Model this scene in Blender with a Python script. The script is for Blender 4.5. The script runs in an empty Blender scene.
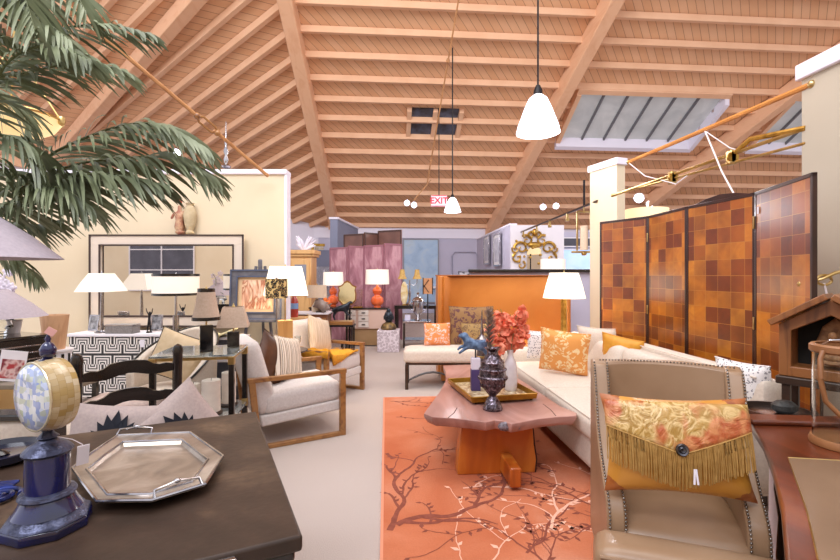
import bpy, math, random
from mathutils import Vector, Matrix
random.seed(7)
PI = math.pi
SC = bpy.context.scene
COL = SC.collection
F = 450.0            # focal length in pixels, horizon at pixel row 275, eye 1.4 m
EYE = 1.4
RA = math.atan(34/450)   # the room's axis against the view axis

# ------------------------------------------------------------ camera, light
cam = bpy.data.cameras.new('camera'); camo = bpy.data.objects.new('camera', cam); COL.objects.link(camo)
camo.location = (0, 0, EYE); camo.rotation_euler = (PI/2, 0, 0)
cam.sensor_width = 36; cam.lens = 36*F/840; cam.shift_y = -5/840; cam.clip_start = .05; cam.clip_end = 200
SC.camera = camo
SC.view_settings.view_transform = 'Standard'; SC.view_settings.look = 'None'
SC.view_settings.exposure = 0.30; SC.view_settings.gamma = 1; SC.view_settings.use_curve_mapping = False
w = bpy.data.worlds.new('daylight'); SC.world = w; w.use_nodes = True
w.node_tree.nodes['Background'].inputs[0].default_value = (.93, .92, 1.0, 1)
w.node_tree.nodes['Background'].inputs[1].default_value = 1.0

def area(name, loc, target, sx, sy, power, col):
    l = bpy.data.lights.new(name, 'AREA'); l.shape = 'RECTANGLE'; l.size = sx; l.size_y = sy; l.energy = power; l.color = col
    o = bpy.data.objects.new(name, l); COL.objects.link(o); o.location = loc
    o.rotation_euler = (Vector(target)-Vector(loc)).to_track_quat('-Z', 'Y').to_euler(); return o
def point(name, loc, power, col=(1, .8, .6), r=.05):
    l = bpy.data.lights.new(name, 'POINT'); l.energy = power; l.color = col; l.shadow_soft_size = r
    o = bpy.data.objects.new(name, l); COL.objects.link(o); o.location = loc; return o
def spot(name, loc, target, power, col=(1, .95, .9), ang=60):
    l = bpy.data.lights.new(name, 'SPOT'); l.energy = power; l.color = col; l.spot_size = math.radians(ang); l.spot_blend = .6; l.shadow_soft_size = .08
    o = bpy.data.objects.new(name, l); COL.objects.link(o); o.location = loc
    o.rotation_euler = (Vector(target)-Vector(loc)).to_track_quat('-Z', 'Y').to_euler(); return o
# warm fill light added overhead, out of view; the roof has no skylight there
area('overhead_fill', (-.5, 3.2, 6.6), (0, 6.5, 0), 5, 4, 200, (1, .95, .9))
# daylight entering through the big roof skylight (just under its panes)
area('skylight_daylight', (6.0, 12.2, 5.35), (6.15, 9.5, .5), 3.4, 1.0, 200, (1, .96, .95))
area('ceiling_fill', (-3, -2.5, 8.5), (0, 11, 6), 6, 3, 520, (.92, .93, 1))  # added fill behind the camera to brighten the ceiling, no window there
spot('mirror_wall_fill', (-5.5, 1.5, 5), (-6, -3.5, 1.2), 500, (1, .93, .84), 110)  # added spot that brightens the unseen wall for the mirror's reflection

# ------------------------------------------------------------ coordinates
def W(px, py, d):                       # point seen at pixel px,py at distance d along the view axis
    return Vector(((px-420)/F*d, d, EYE+(275-py)/F*d))
def G(px, py, z=0.0):                   # point at height z seen at pixel px,py
    return W(px, py, F*(EYE-z)/(py-275))
def R(u, v, z=0.0):                     # room axes -> world
    return Vector((u*math.cos(RA)-v*math.sin(RA), u*math.sin(RA)+v*math.cos(RA), z))
def ray_plane(px, py, p0, n):
    d = Vector(((px-420)/F, 1, (275-py)/F)); o = Vector((0, 0, EYE))
    return o + d*((p0-o).dot(n)/d.dot(n))

# ------------------------------------------------------------ materials
def hx(s):
    s = s.lstrip('#'); c = [int(s[i:i+2], 16)/255 for i in (0, 2, 4)]
    return tuple((x/12.92 if x <= .04045 else ((x+.055)/1.055)**2.4) for x in c)+(1,)
_M = {}
class N:
    def __init__(s, name):
        s.m = bpy.data.materials.new(name); s.m.use_nodes = True; s.t = s.m.node_tree
        s.b = s.t.nodes['Principled BSDF']; s.tc = s.n('ShaderNodeTexCoord')
    def n(s, k, **kw):
        x = s.t.nodes.new(k)
        for a, b in kw.items(): setattr(x, a, b)
        return x
    def l(s, a, b): s.t.links.new(a, b)
    def obj(s): return s.tc.outputs['Object']
    def gen(s): return s.tc.outputs['Generated']
    def mp(s, sc, src=None, rot=(0, 0, 0), loc=(0, 0, 0)):
        m = s.n('ShaderNodeMapping'); m.inputs['Scale'].default_value = sc; m.inputs['Rotation'].default_value = rot; m.inputs['Location'].default_value = loc
        s.l(src or s.obj(), m.inputs['Vector']); return m.outputs[0]
    def noise(s, scale, src=None, detail=3, dist=0):
        x = s.n('ShaderNodeTexNoise'); x.inputs['Scale'].default_value = scale; x.inputs['Detail'].default_value = detail; x.inputs['Distortion'].default_value = dist
        s.l(src or s.obj(), x.inputs['Vector']); return x.outputs['Fac']
    def vor(s, scale, src=None, feature='F1', out='Distance'):
        x = s.n('ShaderNodeTexVoronoi', feature=feature); x.inputs['Scale'].default_value = scale
        s.l(src or s.obj(), x.inputs['Vector']); return x.outputs[out]
    def ramp(s, fac, stops, const=False):
        r = s.n('ShaderNodeValToRGB'); e = r.color_ramp.elements
        if const: r.color_ramp.interpolation = 'CONSTANT'
        while len(e) < len(stops): e.new(.5)
        for i, (p, c) in enumerate(stops): e[i].position = p; e[i].color = hx(c) if isinstance(c, str) else c
        s.l(fac, r.inputs[0]); return r.outputs[0]
    def math(s, op, a, b=None, c=None):
        x = s.n('ShaderNodeMath', operation=op)
        for i, q in enumerate((a, b, c)):
            if q is None: continue
            if isinstance(q, (int, float)): x.inputs[i].default_value = q
            else: s.l(q, x.inputs[i])
        return x.outputs[0]
    def mix(s, fac, a, b, mode='MIX'):
        x = s.n('ShaderNodeMix', data_type='RGBA', blend_type=mode)
        if isinstance(fac, (int, float)): x.inputs[0].default_value = fac
        else: s.l(fac, x.inputs[0])
        for i, q in ((6, a), (7, b)):
            if isinstance(q, str): x.inputs[i].default_value = hx(q)
            elif isinstance(q, tuple): x.inputs[i].default_value = q
            else: s.l(q, x.inputs[i])
        return x.outputs[2]
    def dot(s, v, src=None):
        x = s.n('ShaderNodeVectorMath', operation='DOT_PRODUCT'); x.inputs[1].default_value = v
        s.l(src or s.obj(), x.inputs[0]); return x.outputs['Value']
    def xyz(s, src=None):
        x = s.n('ShaderNodeSeparateXYZ'); s.l(src or s.obj(), x.inputs[0]); return x.outputs
    def col(s, c):
        if isinstance(c, str): s.b.inputs['Base Color'].default_value = hx(c)
        else: s.l(c, s.b.inputs['Base Color'])
        return s
    def set(s, rough=.5, metal=0, coat=0, spec=None, trans=0, emit=None, es=0, sheen=0, ior=None, alpha=None):
        i = s.b.inputs
        i['Roughness'].default_value = rough; i['Metallic'].default_value = metal; i['Coat Weight'].default_value = coat
        i['Coat Roughness'].default_value = .12
        if spec is not None: i['Specular IOR Level'].default_value = spec
        i['Transmission Weight'].default_value = trans; i['Sheen Weight'].default_value = sheen
        if ior: i['IOR'].default_value = ior
        if alpha is not None: i['Alpha'].default_value = alpha
        if emit:
            i['Emission Color'].default_value = hx(emit); i['Emission Strength'].default_value = es
        return s
    def bump(s, h, strength=.3, dist=.01):
        b = s.n('ShaderNodeBump'); b.inputs['Strength'].default_value = strength; b.inputs['Distance'].default_value = dist
        s.l(h, b.inputs['Height']); s.l(b.outputs[0], s.b.inputs['Normal']); return s
def mat(name, c1, c2=None, scale=8, rough=.5, bump=0, bscale=None, stretch=None, **kw):
    if name in _M: return _M[name]
    x = N(name); src = x.mp(stretch) if stretch else x.obj()
    if c2: f = x.noise(scale, src, 4); x.col(x.ramp(f, [(.35, c1), (.65, c2)]))
    else: x.col(c1)
    x.set(rough=rough, **kw)
    if bump: x.bump(x.noise(bscale or scale*4, src, 3), bump)
    _M[name] = x.m; return x.m
def wood(name, c1, c2, scale=5, axis='x', rough=.4, coat=.1, c3=None):
    if name in _M: return _M[name]
    st = {'x': (.15, 1, 1), 'y': (1, .15, 1), 'z': (1, 1, .15)}[axis]
    x = N(name); v = x.mp(st)
    f = x.noise(scale*2.2, v, 6, 1.2)
    x.col(x.ramp(f, [(.3, c1), (.5, c3 or c2), (.7, c2)])); x.set(rough=rough, coat=coat); x.bump(f, .08)
    _M[name] = x.m; return x.m
def boards(name, c, dark, vec, width, grain=None):
    x = N(name); d = x.math('MULTIPLY', x.dot(vec), 1/width); fr = x.math('FRACT', d); line = x.math('LESS_THAN', fr, .07)
    fl = x.math('FLOOR', d); wn = x.n('ShaderNodeTexWhiteNoise', noise_dimensions='1D'); x.l(fl, wn.inputs['W'])
    base = x.mix(wn.outputs['Value'], c, grain or c)
    base = x.mix(x.math('MULTIPLY', x.noise(1.6, None, 4), .35), base, dark)
    x.col(x.mix(line, base, dark)); x.set(rough=.7, spec=.2); return x.m

# ------------------------------------------------------------ mesh builder
def TM(loc=(0, 0, 0), rx=0, ry=0, rz=0, s=None):
    m = Matrix.Translation(Vector(loc)) @ Matrix.Rotation(rz, 4, 'Z') @ Matrix.Rotation(ry, 4, 'Y') @ Matrix.Rotation(rx, 4, 'X')
    if s: m = m @ Matrix.Diagonal(Vector((s[0], s[1], s[2], 1)))
    return m
class B:
    def __init__(s): s.v = []; s.f = []
    def add(s, vs, fs, m=None):
        k = len(s.v); s.v += [tuple(m @ Vector(q)) if m else tuple(q) for q in vs]; s.f += [tuple(i+k for i in q) for q in fs]; return s
    def box(s, c, z, m=None, rz=0, rx=0, ry=0):
        x, y, h = z[0]/2, z[1]/2, z[2]/2
        vs = [(i*x, j*y, k*h) for i in (-1, 1) for j in (-1, 1) for k in (-1, 1)]
        fs = [(0, 1, 3, 2), (4, 6, 7, 5), (0, 4, 5, 1), (2, 3, 7, 6), (0, 2, 6, 4), (1, 5, 7, 3)]
        t = TM(c, rx, ry, rz); return s.add(vs, fs, (m @ t) if m else t)
    def prism(s, poly, z0, z1, m=None):
        n = len(poly); a = sum(poly[i][0]*poly[(i+1) % n][1]-poly[(i+1) % n][0]*poly[i][1] for i in range(n))
        if a < 0: poly = poly[::-1]
        vs = [(p[0], p[1], z0) for p in poly]+[(p[0], p[1], z1) for p in poly]
        return s.add(vs, [tuple(range(n))[::-1], tuple(range(n, 2*n))]+[(i, (i+1) % n, n+(i+1) % n, n+i) for i in range(n)], m)
    def lathe(s, prof, c=(0, 0, 0), n=24, m=None, sx=1, sy=1, rot=0):
        vs = []; fs = []
        for r, z in prof:
            for i in range(n):
                a = 2*PI*i/n+rot; vs.append((c[0]+max(r, 1e-4)*math.cos(a)*sx, c[1]+max(r, 1e-4)*math.sin(a)*sy, c[2]+z))
        for j in range(len(prof)-1):
            for i in range(n): fs.append((j*n+i, j*n+(i+1) % n, (j+1)*n+(i+1) % n, (j+1)*n+i))
        fs.append(tuple(range(n))[::-1]); fs.append(tuple((len(prof)-1)*n+i for i in range(n)))
        return s.add(vs, fs, m)
    def shell(s, prof, c=(0, 0, 0), n=28, t=.004, m=None, rot=0, sx=1, sy=1):     # open-ended wall with thickness
        p = [(r, z) for r, z in prof]+[(r-t, z) for r, z in prof[::-1]]
        vs = []; fs = []; k = len(p)
        for r, z in p:
            for i in range(n):
                a = 2*PI*i/n+rot; vs.append((c[0]+r*math.cos(a)*sx, c[1]+r*math.sin(a)*sy, c[2]+z))
        for j in range(k):
            for i in range(n): fs.append((j*n+i, j*n+(i+1) % n, ((j+1) % k)*n+(i+1) % n, ((j+1) % k)*n+i))
        return s.add(vs, fs, m)
    def tube(s, pts, r, n=8, m=None, closed=False, flat=1):
        P = [Vector(p) for p in pts]; k = len(P); rs = r if isinstance(r, (list, tuple)) else [r]*k
        vs = []; fs = []; up = Vector((0, 0, 1))
        for i, p in enumerate(P):
            if closed: t = P[(i+1) % k]-P[i-1]
            else: t = P[min(i+1, k-1)]-P[max(i-1, 0)]
            t.normalize(); a = t.cross(up)
            if a.length < .05: a = t.cross(Vector((0, 1, 0)))
            a.normalize(); b = t.cross(a)
            for j in range(n):
                q = 2*PI*j/n; vs.append(p+a*math.cos(q)*rs[i]+b*math.sin(q)*rs[i]*flat)
        for i in range(k if closed else k-1):
            o = ((i+1) % k)*n
            for j in range(n): fs.append((i*n+j, i*n+(j+1) % n, o+(j+1) % n, o+j))
        if not closed: fs.append(tuple(range(n))[::-1]); fs.append(tuple((k-1)*n+j for j in range(n)))
        return s.add(vs, fs, m)
    def ell(s, c, z, n=12, m=None, rz=0, ry=0, rx=0):
        vs = [(0, 0, -1)]; fs = []; h = max(4, n//2)
        for j in range(1, h):
            a = -PI/2+PI*j/h
            for i in range(n): vs.append((math.cos(a)*math.cos(2*PI*i/n), math.cos(a)*math.sin(2*PI*i/n), math.sin(a)))
        vs.append((0, 0, 1)); e = len(vs)-1
        for i in range(n):
            fs.append((0, 1+(i+1) % n, 1+i)); fs.append((e, e-n+i, e-n+(i+1) % n))
        for j in range(h-2):
            for i in range(n): fs.append((1+j*n+i, 1+j*n+(i+1) % n, 1+(j+1)*n+(i+1) % n, 1+(j+1)*n+i))
        t = TM(c, rx, ry, rz, z); return s.add(vs, fs, (m @ t) if m else t)
    def soft(s, c, z, r=.05, crown=0, m=None, n=9, rz=0, rx=0, ry=0):           # upholstered block with rounded edges
        hxx, hy, hz = z[0]/2, z[1]/2, z[2]/2; r = min(r, hxx*.99, hy*.99, hz*.99)
        vs = []; fs = []; key = {}
        def sp(u, h):                                                         # more rows near the rounded edges
            q = -1+2*u/n; return h*(abs(q)**.55)*(1 if q > 0 else -1) if q else 0
        def vert(a, b, d):
            k = (a, b, d)
            if k in key: return key[k]
            p = Vector((sp(a, hxx), sp(b, hy), sp(d, hz)))
            i = Vector((max(-hxx+r, min(hxx-r, p.x)), max(-hy+r, min(hy-r, p.y)), max(-hz+r, min(hz-r, p.z))))
            e = p-i
            if e.length > 1e-6: p = i+e.normalized()*r
            if crown: p.z += (1 if p.z > 0 else -.3)*crown*(1-(p.x/hxx)**2)*(1-(p.y/hy)**2)
            key[k] = len(vs); vs.append(p); return key[k]
        for a in range(n):
            for b in range(n):
                fs.append((vert(a, b, 0), vert(a, b+1, 0), vert(a+1, b+1, 0), vert(a+1, b, 0)))
                fs.append((vert(a, b, n), vert(a+1, b, n), vert(a+1, b+1, n), vert(a, b+1, n)))
                fs.append((vert(a, 0, b), vert(a+1, 0, b), vert(a+1, 0, b+1), vert(a, 0, b+1)))
                fs.append((vert(a, n, b), vert(a, n, b+1), vert(a+1, n, b+1), vert(a+1, n, b)))
                fs.append((vert(0, a, b), vert(0, a, b+1), vert(0, a+1, b+1), vert(0, a+1, b)))
                fs.append((vert(n, a, b), vert(n, a+1, b), vert(n, a+1, b+1), vert(n, a, b+1)))
        t = TM(c, rx, ry, rz); return s.add(vs, fs, (m @ t) if m else t)
    def pillow(s, wd, ht, t, m=None, n=16, pinch=.07):                         # stands in local xz, thick along y
        vs = []; fs = []; g = {}
        for side in (-1, 1):
            for i in range(n+1):
                for j in range(n+1):
                    if side == 1 and (i in (0, n) or j in (0, n)): g[side, i, j] = g[-1, i, j]; continue
                    u, v = -1+2*i/n, -1+2*j/n
                    th = ((1-u*u)*(1-v*v))**.42*(1+.05*math.sin(5*u+3*v))
                    x = u*(1-pinch*(1-v*v)*abs(u)); z = v*(1-pinch*(1-u*u)*abs(v))
                    g[side, i, j] = len(vs); vs.append((x*wd/2, side*th*t/2, z*ht/2))
        for side in (-1, 1):
            for i in range(n):
                for j in range(n):
                    q = (g[side, i, j], g[side, i+1, j], g[side, i+1, j+1], g[side, i, j+1])
                    fs.append(q if side == -1 else q[::-1])
        return s.add(vs, fs, m)
    def o(s, name, m, parent=None, bev=0, ang=40, seg=2, kind=None):
        me = bpy.data.meshes.new(name); me.from_pydata(s.v, [], s.f); me.update()
        if m: me.materials.append(m)
        if ang:
            for p in me.polygons: p.use_smooth = True
            me.set_sharp_from_angle(angle=math.radians(ang))
        ob = bpy.data.objects.new(name, me); COL.objects.link(ob)
        if parent: ob.parent = parent
        if bev:
            b = ob.modifiers.new('bevel', 'BEVEL'); b.width = bev; b.segments = seg; b.limit_method = 'ANGLE'; b.angle_limit = math.radians(35)
        if kind: ob['kind'] = kind
        return ob
def T(name, label, cat, loc=(0, 0, 0), rz=0, group=None, rx=0):
    o = bpy.data.objects.new(name, None); COL.objects.link(o); o.location = loc; o.rotation_euler = (rx, 0, rz); o.empty_display_size = .1
    o['label'] = label; o['category'] = cat
    if group: o['group'] = group
    return o
def tag(o, label, cat, group=None):
    o['label'] = label; o['category'] = cat
    if group: o['group'] = group
    return o
def structure(o): o['kind'] = 'structure'; return o
def copytree(o, parent=None, **kw):
    c = o.copy(); COL.objects.link(c)
    if parent: c.parent = parent
    for ch in list(o.children): copytree(ch, c)
    for k, v in kw.items():
        if k in ('label', 'group'): c[k] = v
        else: setattr(c, k, v)
    return c
def skin(name, verts, edges, radii, m, parent=None, sub=1):
    me = bpy.data.meshes.new(name); me.from_pydata(verts, edges, []); me.materials.append(m)
    ob = bpy.data.objects.new(name, me); COL.objects.link(ob)
    if parent: ob.parent = parent
    md = ob.modifiers.new('skin', 'SKIN'); md.use_smooth_shade = True
    for i, r in enumerate(radii):
        rr = r if isinstance(r, tuple) else (r, r); me.skin_vertices[0].data[i].radius = rr; me.skin_vertices[0].data[i].use_root = (i == 0)
    ob.modifiers.new('sub', 'SUBSURF').render_levels = sub; ob.modifiers['sub'].levels = sub
    return ob
def face(v): return math.atan2(v[0], -v[1])     # rotation that turns local -y towards direction v

# ------------------------------------------------------------ shared materials
CREAM = mat('cream_linen', '#dccfc0', '#d2c3b3', 60, .9, .15, 300)
WHITE = mat('white_fabric', '#d9d1cd', '#cfc6c2', 60, .9, .15, 300)
BLACKW = mat('black_lacquer', '#15110f', '#221a17', 6, .25, coat=.4)
DARKW = wood('dark_walnut', '#20140e', '#382519', 5, 'x')
MIDW = wood('walnut_frame', '#7a4c2a', '#a0703f', 5, 'x', .35, .2)
OAK = wood('golden_oak', '#b9803f', '#d6a463', 5, 'z')
BRASS = mat('brass', '#d6ba82', '#b8985c', 10, .34, metal=1)
GOLD = mat('gold_leaf', '#d2a856', '#a27a33', 14, .38, metal=.9)
SILVER = mat('silver', '#c9c6c6', '#9a979c', 10, .2, metal=1)
IRON = mat('dark_iron', '#2e2c2f', '#1c1b1e', 10, .45, metal=.6)
GLASS = mat('clear_glass', '#f4f8f8', rough=.03, trans=1, ior=1.25)
PAINTW = mat('white_paint', '#e8e4ea', rough=.5)
SHADE = mat('ivory_lamp_shade', '#f6efe2', rough=.8, emit='#fff0e0', es=.22)
SHADEHOT = mat('glowing_lamp_shade', '#fbf2dd', rough=.8, emit='#fff1d8', es=.8)
SHADEOFF = mat('unlit_linen_shade', '#d9c3ab', '#cfb79e', 90, .9)
TAG = mat('paper_tag', '#e8e2ea', rough=.8)

# ============================================================ THE SETTING
CAp = (.82, 1.0)                                  # run of the boards in room axes
K = 250/450; A = 11.0
def zc(v): return EYE + A - K*v                   # underside of the main ceiling plane
def vt(t): return F*A/(t+250)                     # room depth where the ceiling shows t px above the horizon
cross_u = (R(1, -.92).normalized()); cross_u = (cross_u.x, cross_u.y, 0)
M_CEIL = boards('ceiling_boards', '#e8b68b', '#ae7d62', cross_u, .15, '#eec29a')
M_CEIL2 = boards('ceiling_boards_left', '#e8b68b', '#ae7d62', (.2610, -.9653, 0), .15, '#eec29a')
M_BEAM = wood('painted_beam', '#e6b088', '#eebd96', 2, 'y', .7, 0)
M_PURL = mat('painted_purlin', '#e6b690', '#eec19c', 2, .75)
M_TRIMW = mat('white_trim', '#e9e4f0', rough=.6)
M_WALL = mat('cream_wall', '#d9c7a9', '#dfcfb3', 1.2, .85)
M_WALL2 = mat('tan_wall', '#c3b7a4', '#bcb09d', 1.2, .85)
M_GREY = mat('lavender_grey_wall', '#b9b4c6', '#c2bdd0', .8, .85)
M_BLUEG = mat('slate_blue_wall', '#7f8296', '#888ba0', .8, .85)

x = N('carpet'); n1 = x.noise(260, None, 2); n2 = x.noise(1.3, None, 3)
x.col(x.mix(n2, x.ramp(n1, [(.38, '#9a8b84'), (.6, '#c6b8b0')]), x.ramp(n1, [(.38, '#a3958d'), (.6, '#cec2bb')]))); x.set(rough=.95, spec=.1); x.bump(n1, .5, .004)
M_CARPET = x.m
structure(B().box((3, 7.5, -.05), (46, 26, .1)).o('floor', M_CARPET))

# main ceiling plane: thin slab, purlins, glulam beams
def slab(name, poly, up, m):
    n = len(poly); vs = [tuple(p) for p in poly]+[tuple(Vector(p)+Vector(up)) for p in poly]
    return structure(B().add(vs, [tuple(range(n)), tuple(range(n, 2*n))[::-1]]+[(i, n+i, n+(i+1) % n, (i+1) % n) for i in range(n)]).o(name, m, ang=0))
def CP(u, v, dz=0): return R(u, v, zc(v)+dz)
def uA(v):                                        # the hip between the two ceiling planes
    return -.183*A + (v-.857*A)*.0275
v0, v1 = 5.2, 16.75
slab('ceiling', [CP(uA(v0), v0), CP(24, v0), CP(24, v1), CP(uA(v1), v1)], (0, 0, .08), M_CEIL)
pa, pb = CP(uA(9.4), 9.4), CP(uA(16), 16)
LD = Vector(((-400-420)/F, 1, (275-550)/F))       # run of the left rafters
LN = (pb-pa).cross(LD).normalized()
def L(px, py): return ray_plane(px, py, pa, LN)
lp = [CP(uA(v1), v1), L(45, 166), L(-190, 108), CP(uA(v1), v1)+0*LD]
top = CP(uA(v0), v0); lfar = top+LD*4.2
slab('ceiling.001', [CP(uA(v1), v1), top, lfar, L(-190, 108), L(45, 166)], (0, 0, .08), M_CEIL2)

SKY1 = [(580, 98), (722, 106), (672, 150), (556, 137)]
def uv(px, py):                                    # pixel -> room u,v on the main plane
    nrm = Vector((0, K, 1)); n = R(0, K, 0); n = Vector((n.x, n.y, 1)); p = ray_plane(px, py, CP(0, 10), n)
    return (p.x*math.cos(RA)+p.y*math.sin(RA), -p.x*math.sin(RA)+p.y*math.cos(RA))
gaps = []                                          # (v range, u range) left open for skylights
a = [uv(*q) for q in SKY1]
s1 = (min(q[1] for q in a)-.30, max(q[1] for q in a)-.40, (a[0][0]+a[3][0])/2, (a[1][0]+a[2][0])/2)
s2u = uv(742, 150)[0]
s2 = (s1[0], s1[1], s2u, s2u+3.2)
s3a = [uv(*q) for q in ((408, 107), (463, 108), (458, 139), (406, 138))]
s3 = (s3a[0][1], s3a[2][1], min(q[0] for q in s3a), max(q[0] for q in s3a))
gaps = [s1, s2]
tn = [0]
def trim(b, m, bev=.01, ang=40):
    tn[0] += 1; return structure(b.o('trim_%d' % tn[0], m, bev=bev, ang=ang))
def bar(p, q, wd, ht, m, drop=0, up=Vector((0, 0, 1)), bev=.01):
    """a straight timber from p to q, hanging ht below them"""
    p, q = Vector(p), Vector(q); t = (q-p).normalized(); s = t.cross(up).normalized()*wd/2; d = s.cross(t).normalized()
    if d.z > 0: d = -d
    vs = []
    for e in (p, q):
        for a_, b_ in ((-1, drop), (1, drop), (1, drop+ht), (-1, drop+ht)): vs.append(e+s*a_+d*b_)
    return trim(B().add(vs, [(0, 1, 2, 3)[::-1], (4, 5, 6, 7), (0, 1, 5, 4), (1, 2, 6, 5), (2, 3, 7, 6), (3, 0, 4, 7)]), m, bev)
PV = [F*A/(450*A/(9.46+.534*n)) for n in range(-8, 14)]
PV = [9.46+.534*n for n in range(-8, 14)]
for v in PV:
    segs = [(uA(v), 24)]
    for g in gaps:
        if g[0] < v < g[1]:
            segs = [q for (a_, b_) in segs for q in (((a_, g[2]), (g[3], b_)) if a_ < g[2] < b_ else ((a_, b_),))]
    for a_, b_ in segs: bar(CP(a_, v), CP(b_, v), .10, .15, M_PURL)
# left rafters
for v in PV:
    p = CP(uA(v), v)
    e = p+LD*(4.2 if v < 9 else 3.6 if v < 12 else 2.6)
    lim = L(45, 166); e2 = CP(uA(v1), v1); wl = (e2-lim).cross(Vector((0, 0, 1)))   # stop at the eave line
    k = (lim-p).dot(wl)/LD.dot(wl)
    if 0 < k: e = p+LD*min(k+.0, 6)
    D0, D1 = L(45, 163), L(185, 0); dn = (D1-D0).cross(Vector((0, 0, 1)))   # or at the left hip beam
    kk = (D0-p).dot(dn)/LD.dot(dn)
    if kk > 0: e = p+LD*min(kk, (e-p).length/LD.length)
    bar(p, e, .12, .16, M_PURL)
# glulam beams
bar(CP(uA(v0), v0, -.0), CP(uA(v1), v1, -.0), .30, .42, M_BEAM, bev=.02)
q1, q2 = uv(607, 0), uv(486, 233)
k = (v0-q1[1])/(q2[1]-q1[1]); bar(CP(q1[0]+(q2[0]-q1[0])*k, v0), CP(q2[0], v1), .30, .42, M_BEAM, bev=.02)
q1, q2 = uv(838, 46), uv(645, 199)
k = (v0-q1[1])/(q2[1]-q1[1]); bar(CP(q1[0]+(q2[0]-q1[0])*k, v0), CP(*q2), .30, .42, M_BEAM, bev=.02)
bar(L(45, 163), L(45, 163)+(L(185, 0)-L(45, 163))*1.6, .26, .34, M_BEAM, bev=.02)
bar(L(45, 163), L(-120, 120), .2, .3, M_BEAM, bev=.02)

# skylights: white boxed frame hanging from the boards, frosted panes, dark glazing bars
M_PANE = N('frosted_skylight_pane'); M_PANE.col(M_PANE.ramp(M_PANE.noise(1.1, None, 5, 1), [(.3, '#9fa0a0'), (.7, '#c4c4c2')])); M_PANE.set(rough=.4, emit='#dde2e8', es=.14)
M_PANE = M_PANE.m
def skylight(va, vb, ua, ub, label, nb):
    t = T('skylight', label, 'skylight', CP(0, 0), 0, 'roof skylights')
    O = CP(0, 0)
    def q(u, v, dz): return CP(u, v, dz)-O
    def quad(u0, u1, w0, w1, z0, z1):
        vs = [q(u, v, z) for z in (z0, z1) for u, v in ((u0, w0), (u1, w0), (u1, w1), (u0, w1))]
        return B().add(vs, [(0, 1, 2, 3)[::-1], (4, 5, 6, 7), (0, 1, 5, 4), (1, 2, 6, 5), (2, 3, 7, 6), (3, 0, 4, 7)])
    quad(ua, ub, va, vb, -.06, -.02).o('pane', M_PANE, t, ang=0)
    quad(ua-.12, ub+.12, vb-.02, vb+.10, -.32, -.005).o('frame', M_TRIMW, t, ang=0)
    quad(ua-.12, ub+.12, va-.12, va, -.20, -.005).o('frame', M_PURL, t, ang=0)
    quad(ub, ub+.12, va, vb-.02, -.36, -.005).o('frame', M_TRIMW, t, ang=0)
    quad(ua-.12, ua, va, vb-.02, -.24, -.005).o('frame', M_PURL, t, ang=0)
    for i in range(1, nb+1):
        u = ua+(ub-ua)*i/(nb+1); quad(u-.025, u+.025, va, vb-.03, -.13, -.062).o('glazing_bar', mat('glazing_bar', '#6d6d72', rough=.5), t, ang=0)
    return t

skylight(*s1, 'large frosted roof skylight with five slanting glazing bars, white boxed sill', 5)
skylight(*s2, 'frosted roof skylight at the far right, partly behind the tan wall', 5)
# small square roof opening
t = T('roof_hatch', 'small square roof opening crossed by ceiling joists, dark sky behind', 'roof hatch', CP(0, 0))
def quad(u0, u1, w0, w1, z0, z1):
    O = CP(0, 0); vs = [CP(u, v, z)-O for z in (z0, z1) for u, v in ((u0, w0), (u1, w0), (u1, w1), (u0, w1))]
    return B().add(vs, [(0, 1, 2, 3)[::-1], (4, 5, 6, 7), (0, 1, 5, 4), (1, 2, 6, 5), (2, 3, 7, 6), (3, 0, 4, 7)])
quad(s3[2]+.12, s3[3]-.12, s3[0], s3[1], -.03, -.005).o('pane', mat('dark_pane', '#5d6478', '#3c3532', 3, .2), t, ang=0)
for u in (s3[2]+.05, (s3[2]+s3[3])/2, s3[3]-.05): quad(u-.06, u+.06, s3[0], s3[1], -.12, -.005).o('joist', M_PURL, t, ang=0)

# walls
def wall(name, p, q, z0, z1, th, m, cap=None, capw=.05, caph=.1):
    p, q = Vector((p[0], p[1], 0)), Vector((q[0], q[1], 0)); d = (q-p).normalized(); s = Vector((-d.y, d.x, 0))*th
    poly = [(p.x, p.y), (q.x, q.y), (q.x+s.x, q.y+s.y), (p.x+s.x, p.y+s.y)]
    structure(B().prism(poly, z0, z1).o(name, m, ang=0))
    if cap:
        e = d*capw; s2_ = s.normalized()*capw
        poly = [tuple((p-e-s2_)[:2]), tuple((q+e-s2_)[:2]), tuple((q+e+s+s2_)[:2]), tuple((p-e+s+s2_)[:2])]
        trim(B().prism(poly, z1, z1+caph), cap, .01)
# far wall across the room
P0 = R(-2.6, 16.55); P1 = R(24, 16.55)
wall('wall_back', P0, P1, 0, 2.95, .2, M_GREY)
wall('wall_back.001', R(-2.6, 16.5), R(24, 16.5), 2.75, 3.12, .1, M_TRIMW)
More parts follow.
